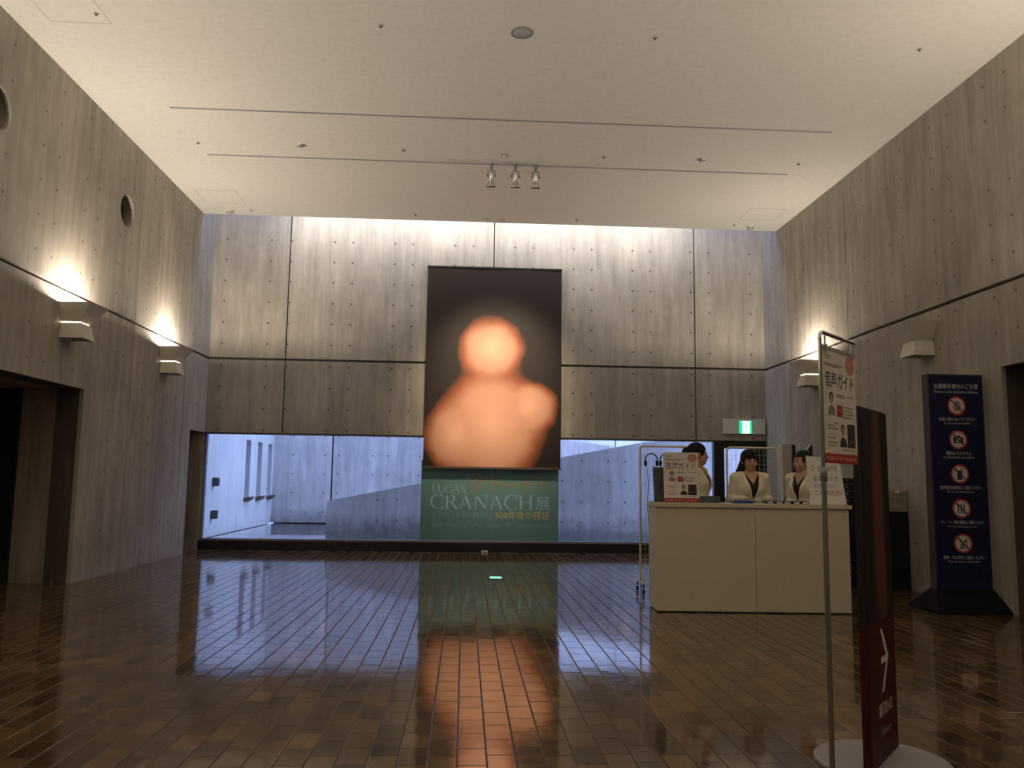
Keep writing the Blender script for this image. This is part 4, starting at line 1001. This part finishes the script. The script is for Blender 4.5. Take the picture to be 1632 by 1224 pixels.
def smin(a, b, k):
    h = np.clip(0.5 + 0.5 * (b - a) / k, 0, 1); return b * (1 - h) + a * h - k * h * (1 - h)
def nets_obj(name, f, lo, hi, h, mat, parent):
    P, F = surface_nets(f, lo, hi, h)
    me = bpy.data.meshes.new(name); me.from_pydata(P.tolist(), [], F.tolist()); me.update()
    me.polygons.foreach_set('use_smooth', [True] * len(me.polygons))
    return add_obj(name, me, mat, parent)

def person(label, loc, rz, scale, arms, hair, res=0.0068, head_tilt=0.0, head_yaw=0.0):
    """standing figure, facing -Y before turning, feet on z=0; arms = per side (elbow, wrist, fingertip)"""
    t = thing('person', label, 'person', loc, rz); t.scale = (scale,) * 3
    HZ = 1.505                                   # head centre
    def torso(x, y, z, e=0.0):
        d = ellip(x, y, z, (0, 0.005, 0.90), (0.165 + e, 0.115 + e, 0.13 + e))
        d = smin(d, ellip(x, y, z, (0, 0.0, 1.06), (0.128 + e, 0.088 + e, 0.15 + e)), 0.06)
        d = smin(d, ellip(x, y, z, (0, 0.0, 1.22), (0.148 + e, 0.098 + e, 0.15 + e)), 0.06)
        for s in (-1, 1):
            d = smin(d, ellip(x, y, z, (s * 0.062, -0.062, 1.20), (0.058 + e, 0.05 + e, 0.06 + e)), 0.04)
            d = smin(d, capsule(x, y, z, (0, 0.01, 1.345), (s * 0.160, 0.008, 1.315), 0.045 + e, 0.047 + e), 0.045)
        return d
    def armsdf(x, y, z, e=0.0, sleeve=False):
        d = None
        for s in (-1, 1):
            el, wr, ft = [(s * p[0], p[1], p[2]) for p in arms[s]]
            end = wr if not sleeve else tuple(a + (b - a) * 0.92 for a, b in zip(el, wr))
            q = smin(capsule(x, y, z, (s * 0.160, 0.008, 1.312), el, 0.042 + e, 0.034 + e), capsule(x, y, z, el, end, 0.036 + e, (0.024 if not sleeve else 0.032) + e), 0.02)
            d = q if d is None else np.minimum(d, q)
        return d
    def hands(x, y, z):
        d = None
        for s in (-1, 1):
            el, wr, ft = [np.array((s * p[0], p[1], p[2])) for p in arms[s]]
            ax = (ft - wr) / np.linalg.norm(ft - wr); side = np.cross(ax, (0, 0, 1)); side /= np.linalg.norm(side); nrm = np.cross(side, ax)
            pc = wr + ax * 0.055
            q = smin(capsule(x, y, z, wr, pc, 0.024, 0.026), capsule(x, y, z, pc - side * 0.020, pc + side * 0.020, 0.015, 0.015), 0.02)
            for k, ln in enumerate((0.060, 0.070, 0.066, 0.050)):       # four fingers of different lengths, bent at the knuckle
                b0 = pc + side * (-0.028 + 0.019 * k) + ax * 0.012; b1 = b0 + ax * ln * 0.55 - nrm * 0.004; b2 = b1 + ax * ln * 0.40 - nrm * 0.018
                q = smin(q, np.minimum(capsule(x, y, z, b0, b1, 0.0088, 0.0082), capsule(x, y, z, b1, b2, 0.0082, 0.0070)), 0.005)
            th = wr + ax * 0.025 - side * 0.020 * s                       # thumb leaves the side of the palm
            q = smin(q, np.minimum(capsule(x, y, z, th, th + ax * 0.028 - side * 0.026 * s, 0.011, 0.0095), capsule(x, y, z, th + ax * 0.028 - side * 0.026 * s, th + ax * 0.055 - side * 0.030 * s, 0.0095, 0.008)), 0.008)
            d = q if d is None else np.minimum(d, q)
        return d
    ch, shd = math.cos(head_tilt), math.sin(head_tilt)
    def headc(x, y, z):                             # tilt about the neck
        cy, sy = math.cos(head_yaw), math.sin(head_yaw)
        x, y = x * cy + (y - 0.01) * sy, -x * sy + (y - 0.01) * cy + 0.01
        zz = z - 1.40
        return x * ch + zz * shd, y, -x * shd + zz * ch + 1.40
    def head(x, y, z):
        x, y, z = headc(x, y, z)
        d = ellip(x, y, z, (0, 0.008, 1.525), (0.074, 0.092, 0.088))
        d = smin(d, ellip(x, y, z, (0, -0.030, 1.465), (0.060, 0.062, 0.075)), 0.03)
        d = smin(d, ellip(x, y, z, (0, -0.060, 1.412), (0.024, 0.022, 0.018)), 0.025)          # chin
        for s in (-1, 1):
            d = smin(d, ellip(x, y, z, (s * 0.040, -0.062, 1.468), (0.020, 0.018, 0.020)), 0.02)  # cheeks
            d = np.maximum(d, -ellip(x, y, z, (s * 0.031, -0.103, 1.502), (0.019, 0.016, 0.010)))  # eye sockets
            d = smin(d, ellip(x, y, z, (s * 0.075, 0.012, 1.490), (0.008, 0.017, 0.028)), 0.006)  # ears
        d = smin(d, capsule(x, y, z, (0, -0.086, 1.506), (0, -0.104, 1.468), 0.008, 0.0125), 0.010)   # nose
        d = smin(d, ellip(x, y, z, (0, -0.087, 1.440), (0.020, 0.010, 0.008)), 0.008)            # lips
        return d
    def legs(x, y, z, e=0.0):
        d = None
        for s in (-1, 1):
            q = smin(capsule(x, y, z, (s * 0.085, 0.0, 0.86), (s * 0.080, 0.0, 0.47), 0.082 + e, 0.052 + e), capsule(x, y, z, (s * 0.080, 0.0, 0.47), (s * 0.075, 0.015, 0.085), 0.052 + e, 0.032 + e), 0.03)
            q = smin(q, capsule(x, y, z, (s * 0.078, 0.02, 0.045), (s * 0.085, -0.13, 0.030), 0.034 + e, 0.026 + e), 0.03)
            d = q if d is None else np.minimum(d, q)
        return d
    def body(x, y, z):
        d = smin(torso(x, y, z), legs(x, y, z), 0.04)
        d = smin(d, capsule(x, y, z, (0, 0.022, 1.33), (0, 0.012, 1.45), 0.047, 0.044), 0.03)
        d = smin(d, head(x, y, z), 0.012)
        d = smin(d, smin(armsdf(x, y, z), hands(x, y, z), 0.01), 0.02)
        return np.maximum(d, 0.004 - z)
    b = nets_obj('body', body, (-0.36, -0.42, 0.0), (0.36, 0.20, 1.64), res, 'skin', t)
    # clothes
    def vneck(x, z, z0, k): return np.abs(x) - (z - z0) * k            # <0 inside the V
    def top(x, y, z):
        d = torso(x, y, z, 0.006); d = np.maximum(d, np.maximum(0.86 - z, z - 1.345))
        return np.maximum(d, -np.maximum(np.maximum(vneck(x, z, 1.245, 0.62), y + 0.0), 1.245 - z))
    nets_obj('black_top', top, (-0.25, -0.16, 0.82), (0.25, 0.16, 1.38), 0.008, 'top_black', t)
    def jk(x, y, z, e):
        d = smin(torso(x, y, z, e), armsdf(x, y, z, e, True), 0.03)
        d = smin(d, capsule(x, y, z, (-0.05, 0.030, 1.362), (0.05, 0.030, 1.362), 0.034, 0.034), 0.03)   # collar at the nape
        d = np.maximum(d, np.maximum(0.80 - z, z - 1.385))
        return np.maximum(d, -np.maximum(np.maximum(vneck(x, z, 1.055, 0.27), y + 0.012), 1.055 - z))
    nets_obj('jacket', lambda x, y, z: jk(x, y, z, 0.013), (-0.36, -0.36, 0.76), (0.36, 0.18, 1.42), 0.0075, 'jacket_cream', t)
    def lap(x, y, z):
        d = jk(x, y, z, 0.019)
        w = 0.012 + 0.050 * np.clip((z - 1.06) / 0.2, 0, 1) * np.where(z > 1.275, 0.72, 1.0)
        v = vneck(x, z, 1.055, 0.27)
        return np.maximum(d, np.maximum(np.maximum(v - w, -v + 0.001), np.maximum(y + 0.02, np.maximum(1.06 - z, z - 1.36))))
    nets_obj('lapel', lap, (-0.20, -0.20, 1.02), (0.20, 0.02, 1.40), 0.006, 'jacket_cream', t)
    def skirt(x, y, z):
        d = smin(torso(x, y, z, 0.010), smin(ellip(x, y, z, (0, 0, 0.72), (0.185, 0.13, 0.36)), legs(x, y, z, 0.02), 0.03), 0.05)
        return np.maximum(d, np.maximum(0.47 - z, z - 0.98))
    nets_obj('skirt', skirt, (-0.24, -0.2, 0.44), (0.24, 0.2, 1.0), 0.010, 'skirt_black', t)
    def shoes(x, y, z):
        d = None
        for s in (-1, 1):
            q = smin(capsule(x, y, z, (s * 0.078, 0.025, 0.044), (s * 0.085, -0.14, 0.032), 0.041, 0.030), ellip(x, y, z, (s * 0.083, -0.10, 0.03), (0.046, 0.08, 0.03)), 0.02)
            d = q if d is None else np.minimum(d, q)
        return np.maximum(d, np.maximum(0.002 - z, z - 0.062 - np.clip(y, -0.05, 0.05) * 0.3))
    nets_obj('shoes', shoes, (-0.16, -0.22, 0.0), (0.16, 0.1, 0.1), 0.007, 'black_metal', t)
    # hair
    def hairf(x, y, z):
        x, y, z = headc(x, y, z)
        d = ellip(x, y, z, (0, 0.016, 1.531), (0.087, 0.104, 0.100))
        if hair == 'long':
            d = smin(d, ellip(x, y, z, (0, 0.045, 1.47), (0.080, 0.070, 0.105)), 0.02)
        else: d = smin(d, ellip(x, y, z, (0, 0.050, 1.485), (0.074, 0.062, 0.075)), 0.02)
        zl = 1.514 if hair == 'long' else 1.545
        face = np.maximum(np.maximum(np.abs(x) - 0.061 - 0.10 * np.clip(z - 1.5, -0.1, 0.0), y + 0.028), z - zl - 0.08 * np.abs(x))
        face = np.minimum(face, ellip(x, y, z, (0, -0.075, 1.44), (0.068, 0.075, 0.062)))
        d = np.maximum(d, -face)
        for s in (-1, 1):
            if hair == 'long': d = smin(d, capsule(x, y, z, (s * 0.073, -0.030, 1.53), (s * 0.069, -0.036, 1.445), 0.014, 0.006), 0.01)
            else: d = np.maximum(d, -ellip(x, y, z, (s * 0.082, 0.006, 1.485), (0.02, 0.028, 0.036)))
        if hair == 'long':
            d = smin(d, capsule(x, y, z, (-0.055, 0.055, 1.46), (-0.105, 0.050, 1.385), 0.045, 0.032), 0.02)
            d = smin(d, capsule(x, y, z, (-0.105, 0.050, 1.385), (-0.125, 0.045, 1.345), 0.030, 0.012), 0.02)
        elif hair == 'bun': d = smin(d, ellip(x, y, z, (0, 0.125, 1.53), (0.042, 0.040, 0.044)), 0.012)
        else: d = smin(d, capsule(x, y, z, (0, 0.11, 1.52), (0, 0.135, 1.40), 0.034, 0.018), 0.015)
        return d
    nets_obj('hair', hairf, (-0.19, -0.14, 1.30), (0.19, 0.20, 1.66), 0.0058, 'hair_black', t)
    # face details
    def hp(x, z): zz = z - 1.40; return (x * ch - zz * shd, x * shd + zz * ch + 1.40)
    for s in (-1, 1):
        a = hp(s * 0.031, 1.500); mb = MB(); mb.lathe([(0, 0.004), (0.008, 0.003), (0.012, 0)], 12, Matrix.Translation((a[0], -0.0865, a[1])) @ Matrix.Rotation(math.pi / 2, 4, 'X') @ Matrix.Diagonal((1.25, 0.55, 1, 1))); mb.build('eye', 'eye_dark', b)
        mb = MB(); mb.tube([(hp(s * x_, z_)[0], y_, hp(s * x_, z_)[1]) for x_, y_, z_ in ((0.016, -0.0945, 1.519), (0.031, -0.0915, 1.5235), (0.047, -0.080, 1.518))], 0.0032, 6); mb.build('eyebrow', 'hair_black', b)
    mb = MB(); mb.tube([(hp(x_, z_)[0], y_, hp(x_, z_)[1]) for x_, y_, z_ in ((-0.025, -0.0865, 1.4455), (-0.013, -0.0950, 1.4395), (0, -0.0985, 1.4380), (0.013, -0.0950, 1.4395), (0.025, -0.0865, 1.4455))], [0.002, 0.0042, 0.005, 0.0042, 0.002], 8); mb.build('mouth', 'lip', b)
    for o in list(b.children):                     # turn the face details with the head
        o.rotation_euler.z = head_yaw; o.location = (0.01 * math.sin(head_yaw), 0.01 * (1 - math.cos(head_yaw)), 0)
    return t
rest = {s: ((0.212, 0.045, 1.075), (0.135, -0.185, 1.085), (0.095, -0.295, 1.088)) for s in (-1, 1)}
fold = {s: ((0.208, 0.050, 1.065), (0.075, -0.165, 1.000), (0.025, -0.225, 0.985)) for s in (-1, 1)}
p2 = person('attendant in cream jacket facing the hall, long dark hair gathered on one side', (3.100, 8.90, 0), 0.04, 1.0, rest, 'long', head_tilt=0.05)
nc = MB().box(-0.038, 0.038, -0.003, 0.003, 0, 0.045).build('name_card', 'paper_white', p2); nc.location = (0.028, -0.135, 1.068)
person('attendant in cream jacket seen from the side behind the poster, hair in a bun', (2.515, 8.86, 0), math.radians(56), 1.04, fold, 'bun', 0.008, head_yaw=math.radians(34))
person('attendant in cream jacket seen from the side, half hidden by the white price sign', (3.690, 8.90, 0), math.radians(-58), 1.0, fold, 'tail', 0.008, head_yaw=math.radians(-18))
